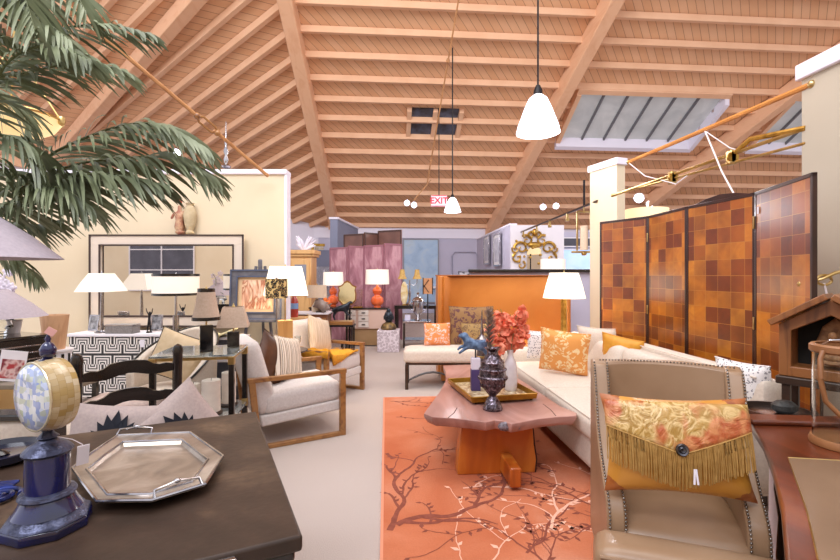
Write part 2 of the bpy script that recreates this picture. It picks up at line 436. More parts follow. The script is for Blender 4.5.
# left far wall under the left eave
e1 = L(45, 166); e2 = CP(uA(v1), v1)
wall('wall_left', e2, e1, 0, 2.3, .15, M_BLUEG)
vs = [Vector((e2.x, e2.y, 2.3)), Vector((e1.x, e1.y, 2.3)), e1, e2]
s = Vector((.12, -.05, 0))
B().add([tuple(q) for q in vs]+[tuple(q+Vector((-.15, .06, 0))) for q in vs], [(0, 1, 2, 3), (4, 5, 6, 7)[::-1], (0, 4, 5, 1), (1, 5, 6, 2), (2, 6, 7, 3), (3, 7, 4, 0)]).o('wall_left.001', M_TRIMW, ang=0, kind='structure')
e3 = L(-190, 108)
vs = [Vector((e1.x, e1.y, 0)), Vector((e3.x, e3.y, 0)), e3, e1]
B().add([tuple(q) for q in vs]+[tuple(q+Vector((-.1, .15, 0))) for q in vs], [(0, 1, 2, 3), (4, 5, 6, 7)[::-1], (0, 4, 5, 1), (1, 5, 6, 2), (2, 6, 7, 3), (3, 7, 4, 0)]).o('wall_left.002', M_TRIMW, ang=0, kind='structure')
# white wainscot in the back left bay
wd = (e1-e2); wd.z = 0; wd.normalize(); wn = Vector((wd.y, -wd.x, 0))
if wn.x < 0: wn = -wn
# cream partition behind the mirror
wall('wall_front_left', (-6.4, 5.38), (-1.62, 5.38), 0, 2.60, .14, M_WALL)
trim(B().box((-4.04, 5.45, 2.63), (4.9, .2, .06)), M_TRIMW)
trim(B().box((-1.605, 5.45, 1.31), (.03, .17, 2.6)), M_TRIMW)
# partition behind the camera, seen in the mirrors only
wall('wall_behind', R(-12, -3.6), R(6, -3.6), 0, 3.0, .15, M_WALL)
# right partition with white cap
wall('wall_right', R(3.11, 3.15), R(3.11, -1.6), 0, 2.86, .16, M_WALL2, M_TRIMW, .03, .12)
# wing wall at the middle
c1, c2 = W(590, 167, 6.25), W(617, 159, 5.78)
wall('wall_wing', (c2.x, c2.y), (c1.x, c1.y), 0, 2.82, -.13, M_WALL, M_TRIMW, .025, .09)
# half wall behind the settee with dark rail
wall('wall_half', (.78, 7.0), (2.75, 6.9), 0, 1.44, .12, M_GREY)
trim(B().box((1.76, 6.99, 1.465), (2.02, .2, .05), rz=-.05), BLACKW)
# post partition at the end of the left beam
pp = W(341, 218, 11.8)
wall('wall_post', (pp.x-.09, pp.y), (pp.x+.1, pp.y+2.5), 0, 2.86, .2, M_BLUEG, M_TRIMW, .03, .06)
# bays at the back right
b1, b2 = W(477, 240, 14.5), W(510, 226, 10.2)
wall('wall_bay', (b2.x, b2.y), (b1.x, b1.y), 0, 2.52, -.14, M_GREY, M_TRIMW, .02, .05)
b3, b4 = W(511, 225, 10.1), W(564, 225, 10.1)
wall('wall_bay.001', (b3.x, b3.y), (b4.x, b4.y), 0, 2.52, .14, mat('white_wall', '#e4dfe6', '#e9e4ea', 1, .85))
wb = W(563, 232, 11.5), W(660, 232, 11.5)
wall('wall_bay.002', (wb[0].x, wb[0].y), (wb[1].x+3, wb[1].y), 0, 2.5, .12, M_GREY)
# blue daylit window with dark transom in the right bay
def window(n, p, wd, z0, z1, rz, cols, rows, frame, pane, g=.03):
    t = bpy.data.objects.new('window_%d' % n, None); COL.objects.link(t); t['kind'] = 'structure'; t.location = p; t.rotation_euler = (0, 0, rz)
    B().box((0, 0, (z0+z1)/2), (wd, .02, z1-z0)).o('pane', pane, t)
    b = B()
    for i in range(cols+1): b.box((-wd/2+wd*i/cols, -.015, (z0+z1)/2), (g, .04, z1-z0+g))
    for i in range(rows+1): b.box((0, -.015, z0+(z1-z0)*i/rows), (wd+g, .038, g))
    b.o('window_frame', frame, t)
M_DAY = mat('daylight_pane', '#9fc0ea', '#cfe0f6', 1.2, .3, emit='#9cc4f4', es=.5)
M_DARKP = mat('dark_window_pane', '#54525e', '#44424c', 2, .15)
c = W(580, 250, 11.4); window(1, (c.x+.35, c.y, 0), 1.6, 1.3, 2.05, 0, 2, 1, PAINTW, M_DAY)
c = W(580, 250, 11.4); window(2, (c.x+.35, c.y, 0), 1.6, 2.12, 2.34, 0, 3, 1, PAINTW, M_DARKP)
c = R(-8.7, -3.42); window(3, (c.x, c.y, 0), 2.2, .9, 2.9, RA+PI, 2, 3, PAINTW, M_DARKP)

# ============================================================ FOREGROUND LEFT: desk and what stands on it
x = N('worn_dark_leather'); n1 = x.noise(3.5, None, 6, .6); n2 = x.noise(40, None, 4)
x.col(x.mix(n2, x.ramp(n1, [(.3, '#241a14'), (.52, '#46342a'), (.72, '#826850')]), '#33261d')); x.set(rough=.45, spec=.4); x.bump(n2, .25, .004); M_LEATHERTOP = x.m
DZ = .78
dA, dB = G(303, 535, DZ), G(256, 411, DZ)                       # near right and far right corners of the top
dv = (dB-dA); LEN = dv.length; dv.normalize(); du = Vector((-dv.y, dv.x, 0))    # du runs left along the near edge
drz = math.atan2(dv.y, dv.x)-PI/2
t = T('desk', 'low dark leather-topped chest in the left foreground, carrying the octagonal tray', 'desk', (dA.x, dA.y, 0), drz)
B().box((-.8, LEN/2, DZ-.02), (1.6, LEN, .04)).o('top', M_LEATHERTOP, t, bev=.008)
B().box((-.8, LEN/2, DZ-.055), (1.57, LEN-.03, .03)).o('moulding', BLACKW, t, bev=.008)
B().box((-.8, LEN/2, (DZ-.07)/2+.03), (1.52, LEN-.08, DZ-.13)).o('body', M_LEATHERTOP, t, bev=.01)
B().box((-.8, LEN/2, .03), (1.56, LEN-.04, .06)).o('plinth', BLACKW, t, bev=.008)
B().box((-.17, -.008, DZ-.03), (.045, .02, .045)).o('corner_clasp', SILVER, t, bev=.004)

# octagonal tray
tz = DZ+.028
pts = [G(*q, tz) for q in ((72, 469), (118, 436), (190, 433), (223, 457), (202, 486), (152, 501), (97, 502))]
x = N('hammered_pewter'); n1 = x.noise(7, None, 5, .8); x.col(x.ramp(n1, [(.3, '#8f8378'), (.5, '#b3a699'), (.72, '#d8cec4')])); x.set(rough=.3, metal=.75); x.bump(x.noise(22, None, 3), .35, .004); M_PEWTER = x.m
pts = [G(*q, tz) for q in ((72, 469), (94, 452), (118, 436), (190, 433), (223, 457), (205, 485), (152, 501), (97, 502))]
c = sum(pts, Vector())/8; c.z = DZ
t = T('tray', 'octagonal hammered pewter tray with broad rim and scroll handles on the dark chest', 'tray', tuple(c+Vector((0, 0, .001))))
O1 = [((p-c).x, (p-c).y) for p in pts][::-1]
scl = lambda k: [(x_*k, y_*k) for x_, y_ in O1]
def octring(p, z0, q, z1, b):
    n = 8; k = len(b.v); b.v += [(x_, y_, z0) for x_, y_ in p]+[(x_, y_, z1) for x_, y_ in q]
    b.f += [(k+i, k+(i+1) % n, k+n+(i+1) % n, k+n+i) for i in range(n)]
b = B(); O2, O3, O4 = scl(.80), scl(.76), scl(.70)
octring(O1, .030, O2, .022, b); octring(O2, .022, O3, .010, b); b.add([(p[0], p[1], .010) for p in O3], [tuple(range(8))])
octring(O1, .024, O4, 0, b); b.add([(p[0], p[1], 0) for p in O4], [tuple(range(8))[::-1]]); octring(O1, .024, O1, .030, b)
b.o('dish', M_PEWTER, t, ang=25)
for O_, z_ in ((O1, .030), (O2, .023)): B().tube([(p[0], p[1], z_) for p in O_], .0045, 6, closed=True).o('beaded_rim', SILVER, t)
for (qa, qb, f_) in ((pts[2]-c, pts[3]-c, .22), (pts[5]-c, pts[6]-c, .5)):
    mpt = qa+(qb-qa)*f_; rz_ = math.atan2((qb-qa).y, (qb-qa).x)
    if rz_ > PI/2 or rz_ < -PI/2: rz_ += PI
    m = TM((mpt.x, mpt.y, 0), 0, 0, rz_)
    b = B().tube([(-.06, .0, .03), (-.055, .018, .045), (-.03, .012, .05), (0, .02, .052), (.03, .012, .05), (.055, .018, .045), (.06, .0, .03)], .0045, 8, m)
    b.ell((0, .02, .052), (.012, .008, .008), m=m); b.o('handle', SILVER, t)

# mother-of-pearl drum on a blue obelisk base
x = N('mother_of_pearl'); v = x.mp((1, 1, 1)); br = x.n('ShaderNodeTexVoronoi', feature='F1'); br.inputs['Scale'].default_value = 58; br.inputs['Randomness'].default_value = .45; x.l(v, br.inputs['Vector'])
wn = x.n('ShaderNodeTexWhiteNoise'); x.l(br.outputs['Color'], wn.inputs['Vector'])
x.col(x.ramp(wn.outputs['Value'], [(.0, '#7f93c8'), (.3, '#b8c6e4'), (.6, '#e2e6ec'), (.85, '#b5bfa6'), (1, '#93a2d0')])); x.set(rough=.2, coat=.6); M_PEARL = x.m
x = N('golden_capiz'); br = x.n('ShaderNodeTexBrick'); br.inputs['Scale'].default_value = 30; br.inputs['Mortar Size'].default_value = .01; br.inputs['Row Height'].default_value = .5; br.inputs['Brick Width'].default_value = .6
sp_ = x.xyz(); cb_ = x.n('ShaderNodeCombineXYZ'); x.l(x.math('MULTIPLY', x.math('ARCTAN2', sp_['Y'], sp_['X']), .1), cb_.inputs[0]); x.l(sp_['Z'], cb_.inputs[1]); x.l(cb_.outputs[0], br.inputs['Vector']); br.inputs['Color1'].default_value = hx('#a98b4c'); br.inputs['Color2'].default_value = hx('#e0d6bd'); br.inputs['Mortar'].default_value = hx('#7a6232')
x.col(x.mix(x.noise(9), br.outputs['Color'], '#b0925a')); x.set(rough=.2, coat=.6); M_CAPIZ = x.m
x = N('cobalt_glass'); x.col(x.ramp(x.noise(5), [(.3, '#0a1560'), (.6, '#060b34'), (.75, '#15102c')])); x.set(rough=.1, coat=.8); M_COBALT = x.m
M_PATINA = mat('dark_patinated_bronze', '#5a5f78', '#34364a', 30, .35, .4, 60, metal=.6)
p = G(48, 527, DZ); p.z = DZ
t = T('table_ornament', 'round mother-of-pearl drum on a cobalt blue pedestal, left edge of the dark chest', 'ornament', tuple(p), math.radians(28)); t.scale = (.85,)*3
b = B().lathe([(.108, 0), (.108, .022), (.104, .03)], n=8, rot=PI/8); b.o('plinth', M_COBALT, t, bev=.004, ang=30)
b = B().lathe([(.106, .03), (.102, .038), (.09, .044), (.086, .052)], n=8, rot=PI/8); b.o('cast_collar', M_PATINA, t); b = B().lathe([(.067, .094), (.07, .099), (.066, .108), (.056, .112)], n=20); b.o('cast_collar', M_PATINA, t); b = B().lathe([(.058, .215), (.062, .222), (.056, .23), (.046, .24), (.03, .248), (.022, .256)], n=16)
b.o('cast_collar', M_PATINA, t)
b = B().lathe([(.084, .052), (.07, .075), (.062, .094)], n=20); b.lathe([(.054, .112), (.053, .215)], n=20); b.o('column', M_COBALT, t)
b = B().lathe([(.018, .256), (.027, .262), (.018, .27), (.012, .278), (.020, .286), (.012, .292)], n=14); b.o('neck', M_PATINA, t)
m = TM((0, 0, .385), 0, 0, math.radians(-54)) @ TM((0, 0, 0), PI/2)     # drum axis lies flat, pearl face to the front left
for nm, pr, mt in (('pearl_face', [(.094, .036), (.085, .046), (.05, .05), (.001, .048)], M_PEARL), ('drum', [(.094, .036), (.103, .012), (.105, -.012), (.099, -.034), (.07, -.04)], M_CAPIZ)):
    ob = B().lathe(pr, n=40).o(nm, mt, t, ang=60); ob.matrix_local = m
ob = B().tube([(.0955*math.cos(2*PI*i/40), .0955*math.sin(2*PI*i/40), .036) for i in range(40)], .0035, 6, closed=True).o('rim', mat('bright_rim', '#d9cfb0', rough=.2, metal=.6), t); ob.matrix_local = m
b = B().lathe([(.022, .478), (.024, .484), (.012, .49), (.019, .5), (.021, .515), (.013, .53), (.006, .536), (.008, .545), (.002, .56)], n=14); b.o('finial', M_COBALT, t)
b = B().box((.008, -.01, .566), (.024, .003, .02), ry=.6); b.o('price_tag', mat('pink_tag', '#dda9a4', rough=.8), t)
b = B().box((.085, -.02, .2), (.03, .003, .06), rx=.2, rz=.4).tube([(.02, -.01, .262), (.06, -.02, .25), (.085, -.02, .23)], .0012, 4); b.o('paper_tag', TAG, t)

p = G(4, 462, DZ); t = T('round_dish', 'round black dish with a raised rim at the left end of the dark chest', 'dish', (p.x-.03, p.y+.02, DZ))
B().lathe([(.09, 0), (.115, .012), (.12, .035), (.112, .037), (.105, .02), (.0, .014)], n=32).o('bowl', mat('black_ceramic', '#1b1d2e', rough=.15, coat=.5), t)
B().lathe([(.02, .014), (.025, .02), (.012, .03), (.001, .033)], n=16).o('knob', BLACKW, t)
p = G(6, 498, DZ); M_BLUEW = mat('blue_enamelled_iron', '#2b3f8f', '#131b4a', 20, .25, metal=.5)
t = T('scroll_ornament', 'blue enamelled iron scroll ornament lying beside the cobalt pedestal', 'ornament', (p.x-.06, p.y, DZ+.012), .3)
sp = lambda cx, cy, r, n, d: [(cx+r*(1-i/n)*math.cos(d*i*.42), cy+r*(1-i/n)*math.sin(d*i*.42), .0) for i in range(n)]
b = B(); b.tube(sp(.045, -.03, .05, 40, 1), .007, 8); b.tube(sp(-.05, .05, .04, 36, -1), .006, 8); b.o('scroll', M_BLUEW, t)
b = B()
for k in range(4): b.tube([(-.15, .02+.014*k, 0), (-.05, .03+.012*k, .004), (.05, .035+.01*k, 0)], .004, 6)
b.o('curved_bar', M_BLUEW, t)

# ============================================================ FOREGROUND RIGHT: leather armchair
x = N('taupe_leather'); n1 = x.noise(3, None, 4); x.col(x.ramp(n1, [(.3, '#8a6c50'), (.7, '#a28468')])); x.set(rough=.36, spec=.5, coat=.08); x.bump(x.noise(90, None, 3), .12, .002); x.bump(x.noise(120, None, 2), .08, .002); M_TAUPE = x.m
NAIL = mat('steel_nailheads', '#a8a29c', '#6d6864', 40, .25, metal=1)
bl, brr = W(600, 363, 2.09), W(734, 367, 1.91); bl.z = brr.z = 0
ax = (brr-bl); CW = ax.length; ax.normalize(); crz = math.atan2(ax.y, ax.x); AS = .80
mid = (bl+brr)/2
t = T('leather_armchair', 'taupe leather armchair with steel nailhead edges in the right foreground', 'armchair', tuple(mid), crz)
h = CW/2
# inside back, gently hollowed, leaning away
vs = []; fs = []; n_ = 12; mrow = 10
def backp(u, v, d):        # u -1..1 across, v 0..1 up, d depth offset
    z = .36+v*(.645-.012*u*u*0); y = -.055+.10*v+d-.05*u*u*(1-.3*v)*1.2
    return (u*(h-.0), y, z-.015*abs(u)**3*(v > .98))
b = B()
for d in (0, .075):
    for j in range(mrow+1):
        for i in range(n_+1): vs.append(backp(-1+2*i/n_, j/mrow, d if (0 < i < n_ or d == 0) else .05))
q = (n_+1)*(mrow+1)
for j in range(mrow):
    for i in range(n_):
        a_ = j*(n_+1)+i; fs.append((a_, a_+1, a_+n_+2, a_+n_+1)); fs.append((q+a_, q+a_+n_+1, q+a_+n_+2, q+a_+1))
for i in range(n_): a_ = mrow*(n_+1)+i; fs.append((a_, a_+1, q+a_+1, q+a_)); fs.append((i+1, i, q+i, q+i+1))
for j in range(mrow): a_ = j*(n_+1); fs.append((a_, a_+n_+1, q+a_+n_+1, q+a_)); a_ += n_; fs.append((a_+n_+1, a_, q+a_, q+a_+n_+1))
b.add(vs, fs); b.o('backrest', M_TAUPE, t, bev=.012)
b = B().tube([(-.2, -.075, .40), (-.205, -.03, .7), (-.2, .022, .985)], .003, 5); b.o('back_seam', mat('taupe_seam', '#8f7a62', rough=.5), t); b = B().tube([(.2, -.075, .40), (.205, -.03, .7), (.2, .022, .985)], .003, 5); b.o('back_seam', mat('taupe_seam', '#8f7a62', rough=.5), t)
prof = [(.07, 1.005), (-.02, .99), (-.07, .93), (-.12, .83), (-.19, .74), (-.30, .665), (-.42, .605), (-.52, .565), (-.565, .52), (-.575, .44), (-.56, .36), (-.56, .2), (.07, .2)]; prof = [(a_*AS if a_ < 0 else a_, b_) for a_, b_ in prof]
for sgn in (-1, 1):
    mm = TM((sgn*(h+.0), 0, 0), 0, 0, -sgn*.10) @ Matrix(((0, 0, 1, 0), (1, 0, 0, 0), (0, 1, 0, 0), (0, 0, 0, 1)))
    b = B().prism(prof, -.035, .035, mm); b.o('arm', M_TAUPE, t, bev=.014, seg=3)
    b = B(); C = [(-.02, .997), (-.072, .935), (-.125, .832), (-.195, .742), (-.305, .667), (-.425, .607), (-.525, .567), (-.571, .52), (-.581, .44), (-.567, .36)]; C = [(a_*AS-.003, b_) for a_, b_ in C]
    step = .0135; acc = 0
    for k in range(len(C)-1):
        p0, p1 = Vector(C[k]), Vector(C[k+1]); ll = (p1-p0).length; s0 = -acc
        while s0 < ll:
            if s0 >= 0:
                q_ = p0+(p1-p0)*(s0/ll)
                for e in (-.027, .027): b.ell(tuple(mm @ Vector((q_.x, q_.y, e))), (.0048, .0048, .0048), 6)
            s0 += step
        acc = ll-(s0-step) if True else 0; acc = step-(s0-ll) if s0 > ll else 0
    b.o('nailhead_trim', NAIL, t, ang=80)
b = B(); k_ = int(CW/.0135)
for i in range(k_+1): b.ell((-h+CW*i/k_, .05-.05*(2*i/k_-1)**2, 1.006), (.0045, .0045, .004), 6)
b.o('nailhead_trim', NAIL, t, ang=80)
b = B().soft((0, -.23, .405), (CW-.07, .48, .15), .05, .03); b.o('seat_cushion', M_TAUPE, t); B().soft((0, -.545, .40), (CW+.08, .18, .16), .05, .01).o('seat_cushion_lip', M_TAUPE, t)
b = B().tube([(-h-.02, -.625, .455), (-h/2, -.633, .462), (0, -.635, .465), (h/2, -.633, .462), (h+.02, -.625, .455)], .006, 6); b.o('piping', M_TAUPE, t)
b = B().box((0, -.25, .265), (CW-.0, .62, .14)); b.o('seat_rail', M_TAUPE, t, bev=.01)
for sx_ in (-1, 1):
    for yy in (-.48, .04):
        B().prism([(-.025, -.025), (.025, -.025), (.025, .025), (-.025, .025)], 0, .2, TM((sx_*(h-.02), yy, 0))).o('leg', DARKW, t, bev=.004)

# fringed leather pillow
x = N('embossed_leather'); v = x.vor(16, x.mp((1, 1, 1))); wv = x.noise(14, None, 3, 2.5)
x.col(x.mix(x.ramp(x.noise(7.5, None, 2, .5), [(.48, (0, 0, 0, 1)), (.56, (1, 1, 1, 1))]), x.ramp(wv, [(.4, '#a8803a'), (.5, '#dcbc80'), (.6, '#b48c44')]), x.ramp(x.noise(30), [(.4, '#b25a30'), (.6, '#d08a58')])))
x.set(rough=.3, coat=.3); x.bump(wv, .9, .01); M_EMB = x.m
x = N('gold_ochre_leather'); sp_ = x.xyz(x.gen())
cr = x.math('MULTIPLY', x.math('ABSOLUTE', x.math('SUBTRACT', sp_['X'], .5)), x.math('ABSOLUTE', x.math('SUBTRACT', sp_['Z'], .5)))
cr = x.math('ADD', cr, x.math('MULTIPLY', x.math('SUBTRACT', x.noise(22), .5), .06))
x.col(x.mix(x.math('GREATER_THAN', cr, .165), x.ramp(x.noise(4), [(.3, '#d1943a'), (.7, '#ba7c2c')]), x.ramp(x.noise(16), [(.35, '#6e2c12'), (.6, '#a8602a')]))); x.set(rough=.38, coat=.15); M_GOLDLEA = x.m
M_FRINGE = mat('tan_suede_fringe', '#b78f4e', '#a37a3c', 40, .7)
pc = W(674, 445, 1.66)
t = T('fringed_cushion', 'gold leather lumbar cushion with fringed flap and round concho on the leather armchair', 'cushion', (pc.x, pc.y, pc.z), crz-.02, rx=-.22)
t.rotation_euler = (-.20, math.radians(-1.5), crz+.10)
pw, ph, pt = .50, .355, .17
B().pillow(pw, ph, pt, n=22, pinch=.10).o('cushion_body', M_GOLDLEA, t)
def pth(x_, z_):
    u, v_ = x_/pw*2*.97, z_/ph*2*.97; u = max(-.995, min(.995, u)); v_ = max(-.995, min(.995, v_)); return ((1-u*u)*(1-v_*v_))**.42*pt/2
b = B(); nn = 40; top_ = .155; 
def vee(x_): return .068-(.085*(1-abs(x_)/(pw/2)))
for i in range(nn+1):
    x_ = -pw/2*.95+pw*.95*i/nn
    for j in range(9):
        z_ = top_+(vee(x_)-top_)*j/8; b.v.append((x_, -pth(x_, z_)-.008, z_))
for i in range(nn):
    for j in range(8): a_ = i*9+j; b.f.append((a_, a_+1, a_+10, a_+9))
fl = b.o('flap', M_EMB, t); md = fl.modifiers.new('thickness', 'SOLIDIFY'); md.thickness = .004; md.offset = 1
b = B(); nf = 110
for i in range(nf):
    x_ = -pw/2*.94+pw*.94*i/(nf-1); z0 = vee(x_); ln = .122+random.uniform(-.006, .006); dx = random.uniform(-.004, .004)
    P_ = [(x_+dx*k/3, -pth(x_+dx*k/3, z0-ln*k/3)-.009-random.uniform(0, .004), z0-ln*k/3) for k in range(4)]
    b.tube(P_, .0021, 4)
b.o('fringe', M_FRINGE, t)['kind'] = 'stuff'
b = B().tube([(-pw/2*.94+pw*.94*i/30, -pth(-pw/2*.94+pw*.94*i/30, vee(-pw/2*.94+pw*.94*i/30))-.011, vee(-pw/2*.94+pw*.94*i/30)) for i in range(31)], .003, 6); b.o('flap_binding', M_FRINGE, t)
yb = -pth(0, -.0)-.012
b = B().lathe([(.0, .010), (.008, .012), (.012, .006), (.018, .008), (.021, .003), (.022, 0)][::-1], n=20, m=TM((0, yb-.002, -.002), PI/2)); b.o('concho', mat('pewter_concho', '#77777f', '#4b4b52', 60, .3, metal=1), t)
b = B().box((.028, yb-.012, -.085), (.006, .002, .05), ry=.1).box((.036, yb-.012, -.085), (.006, .002, .05), ry=-.05); b.o('tag', TAG, t)
# ============================================================ right round desk
x = N('mahogany'); f = x.noise(3.5, x.mp((1, .25, 1), rot=(0, 0, .5)), 6, 1.5); x.col(x.ramp(f, [(.3, '#3c1a0e'), (.55, '#6d3219'), (.75, '#94512c')])); x.set(rough=.28, coat=.25); M_MAHO = x.m
TZ = .76
P_ = [G(*q, TZ) for q in ((750, 423), (763, 443), (773, 470), (781, 505), (786, 560))]
outer = [(p.x, p.y) for p in P_]+[(.66, .74), (.70, .5), (2.2, .35), (2.35, 1.9)]
t = T('writing_table', 'mahogany demilune table with inset leather top at the right edge, carrying the lantern', 'table', (0, 0, 0))
B().prism(outer, TZ-.035, TZ).o('tabletop', M_MAHO, t, bev=.008)
I_ = [G(*q, TZ) for q in ((788, 458), (797, 483), (807, 512), (818, 560))]
inn = [(p.x, p.y) for p in I_]+[(.80, .75), (2.05, .55), (2.15, 1.44)]
B().prism(inn, TZ-.001, TZ+.0015).o('leather_inset', mat('olive_brown_leather', '#8a6f57', '#7a604a', 3, .32, coat=.2), t)
B().tube([(p[0], p[1], TZ+.0015) for p in inn], .0022, 4, closed=True).o('gilt_line', BRASS, t)
g0, g1 = G(750, 424, TZ), Vector((2.35, 1.86, TZ))
m = TM(((g0.x+g1.x)/2, (g0.y+g1.y)/2+.03, TZ+.011), 0, 0, math.atan2(g1.y-g0.y, g1.x-g0.x))
B().box((0, 0, 0), ((g1-g0).length, .10, .022), m).o('gallery', M_MAHO, t, bev=.008)
B().prism([(a_+(1.7-a_)*.10, b_+(1.2-b_)*.12) for a_, b_ in outer], TZ-.16, TZ-.035).o('apron', M_MAHO, t, bev=.006)
for (lx, ly) in ((1.42, 1.75), (.86, .72), (2.1, .6), (2.2, 1.7)):
    B().lathe([(.016, 0), (.02, .03), (.03, .3), (.022, .45), (.036, .56), (.036, TZ-.1)], (lx, ly, 0), 14).o('leg', BLACKW, t)

# glass lantern with leather rims and handle
p = G(845, 446, TZ); p.z = TZ+.002; M_TANLEA = mat('tan_leather_strap', '#a06c42', '#8a5a35', 12, .45)
t = T('lantern', 'clear glass cylinder lantern with tan leather rims and loop handle on the mahogany table', 'lantern', tuple(p))
B().shell([(.095, .02), (.095, .36)], n=40, t=.004).o('glass', GLASS, t)
B().lathe([(.104, 0), (.106, .012), (.100, .028), (.0, .03)], n=40).o('base_rim', M_TANLEA, t)
B().shell([(.098, .345), (.104, .352), (.104, .372), (.097, .378)], n=40, t=.012).o('top_rim', M_TANLEA, t)
B().tube([(-.10, -.02, .355), (-.118, -.03, .33), (-.128, -.04, .26), (-.118, -.05, .18), (-.085, -.07, .135), (-.02, -.10, .12), (.05, -.10, .125), (.1, -.06, .16)], .009, 10).o('handle', M_TANLEA, t)
B().tube([(-.09, -.0, .375), (-.085, -.03, .398), (-.05, -.05, .402), (-.02, -.055, .395), (.01, -.06, .40), (.04, -.06, .39)], .004, 6).o('wire_tie', SILVER, t)
B().box((.0, -.099, .25), (.08, .002, .035)).box((.02, -.1, .2), (.035, .002, .07)).o('label_card', TAG, t)

# little gabled shrine with carved figure
p = W(831, 378, 2.2); M_SHR = wood('shrine_wood', '#5a3018', '#8f5a30', 7, 'z', .4)
st = T('side_stand', 'dark narrow stand behind the mahogany table, holding the gabled shrine', 'stand', (p.x+.02, p.y, 0), -.88)
zt = 1.4-104/450*2.2
B().box((0, 0, zt-.02), (.42, .24, .04)).o('stand_top', DARKW, st, bev=.006)
for a_ in (-1, 1):
    for b_ in (-1, 1): B().box((a_*.17, b_*.09, (zt-.04)/2), (.035, .035, zt-.04)).o('leg', DARKW, st, bev=.004)
t = T('house_shrine', 'gabled wooden wall shrine with a carved seated figure and black back', 'shrine', (p.x+.02, p.y, zt), -.88)
gw, gh, gp = .20, .26, .39
out = [(-gw, 0), (gw, 0), (gw, gh), (0, gp), (-gw, gh)]; inn_ = [(-gw+.05, .05), (gw-.05, .05), (gw-.05, gh-.03), (0, gp-.075), (-gw+.05, gh-.03)]
mm = TM((0, 0, 0), PI/2)
b = B()
for i in range(5):
    a0, a1, i0, i1 = out[i], out[(i+1) % 5], inn_[i], inn_[(i+1) % 5]
    k = len(b.v); b.v += [(q[0], y_, q[1]) for y_ in (-.1, .06) for q in (a0, a1, i1, i0)]
    b.f += [(k, k+1, k+2, k+3), (k+7, k+6, k+5, k+4), (k, k+4, k+5, k+1), (k+3, k+2, k+6, k+7)]
b.o('case', M_SHR, t, bev=.004, ang=20)
b = B().box((-gw*.55-.01, -.05, (gh+gp)/2+.012), (.26, .22, .03), ry=-math.atan2(gp-gh, gw)).box((gw*.55+.01, -.05, (gh+gp)/2+.012), (.26, .22, .03), ry=math.atan2(gp-gh, gw)); b.o('gable_roof', M_SHR, t, bev=.004)
B().prism(inn_, -.06, -.05, mm).o('back_panel', mat('black_felt', '#16130f', rough=.9), t)
M_CARV = mat('carved_sandalwood', '#a5774d', '#7c5230', 40, .6, .5, 80)
b = B().prism([(-.075, .05), (.075, .05), (.08, .16), (.05, .25), (0, .30), (-.05, .25), (-.08, .16)], -.05, -.02, mm)
b.o('carved_niche', M_CARV, t, bev=.006)
b = B().ell((0, -.055, .11), (.055, .025, .022)).ell((0, -.055, .155), (.026, .02, .04)).ell((0, -.06, .212), (.018, .018, .023)).ell((-.03, -.055, .15), (.011, .015, .035)).ell((.03, -.055, .15), (.011, .015, .035)).lathe([(.03, .07), (.065, .08), (.06, .095)], (0, -.055, 0), n=16, sy=.4); b.o('seated_figure', M_CARV, t)

# round mirrored tray with a black stone, behind the gallery
p = W(776, 411, 2.14)
st = T('pedestal_table', 'low round pedestal table behind the mahogany gallery, holding the mirrored tray', 'table', (p.x, p.y, 0))
zt = p.z-.02
B().lathe([(.15, zt-.03), (.16, zt-.015), (.155, zt)], n=32).o('tabletop', PAINTW, st)
B().lathe([(.14, 0), (.13, .02), (.03, .06), (.025, zt-.03)], n=24).o('pedestal', PAINTW, st)
t = T('mirrored_tray', 'round shallow tray with a bronze ring rim behind the mahogany gallery', 'tray', (p.x, p.y, zt))
B().lathe([(.135, 0), (.135, .008), (0, .009)], n=36).o('mirror_plate', SILVER, t)
B().shell([(.14, 0), (.143, .03)], n=40, t=.01).o('ring_rim', mat('bronze', '#6a5a50', rough=.3, metal=.9), t)
o = B().ell((0, 0, .03), (.06, .045, .035), 10).o('stone', mat('black_stone', '#22211f', '#3a3936', 20, .5, .5), None); o.location = (p.x+.04, p.y-.0, zt+.009); tag(o, 'rough black stone lying in the round mirrored tray', 'stone')

# ============================================================ CENTRE: rug, coffee table, sofa
x = N('coral_rug'); n1 = x.noise(1.6, None, 4, .5); n2 = x.noise(90, None, 2)
x.col(x.mix(x.math('MULTIPLY', n2, .4), x.ramp(n1, [(.35, '#bb6a48'), (.55, '#c97d5b'), (.72, '#d29478')]), '#a85a3e')); x.set(rough=.95, spec=.1); x.bump(n2, .5, .004); M_RUG = x.m
t = T('rug', 'coral orange rug with dark red branch pattern under the live-edge coffee table', 'rug', tuple(R(0, 0, 0)), RA)
u0, u1, r0, r1 = -.03, 2.02, 1.4, 5.12
B().box(((u0+u1)/2, (r0+r1)/2, .006), (u1-u0, r1-r0, .012)).o('pile', M_RUG, t, bev=.004)
b = B().box((u0+.008, (r0+r1)/2, .0075), (.016, r1-r0, .0125)).box(((u0+u1)/2, r1-.008, .0075), (u1-u0, .016, .0125)); b.o('binding', mat('rug_binding', '#d98f70', rough=.9), t)
rnd = random.Random(21)
bb = B()
def ribbon(pts, ws, z=.0128):
    k = len(bb.v); n = len(pts); z = .0126+(k % 977)*1e-6
    for i, p in enumerate(pts):
        a = Vector(pts[min(i+1, n-1)])-Vector(pts[max(i-1, 0)]); a.normalize(); s = Vector((-a.y, a.x))*ws[i]/2
        bb.v += [(p[0]+s.x, p[1]+s.y, z), (p[0]-s.x, p[1]-s.y, z)]
    bb.f += [(k+2*i, k+2*i+1, k+2*i+3, k+2*i+2) for i in range(n-1)]
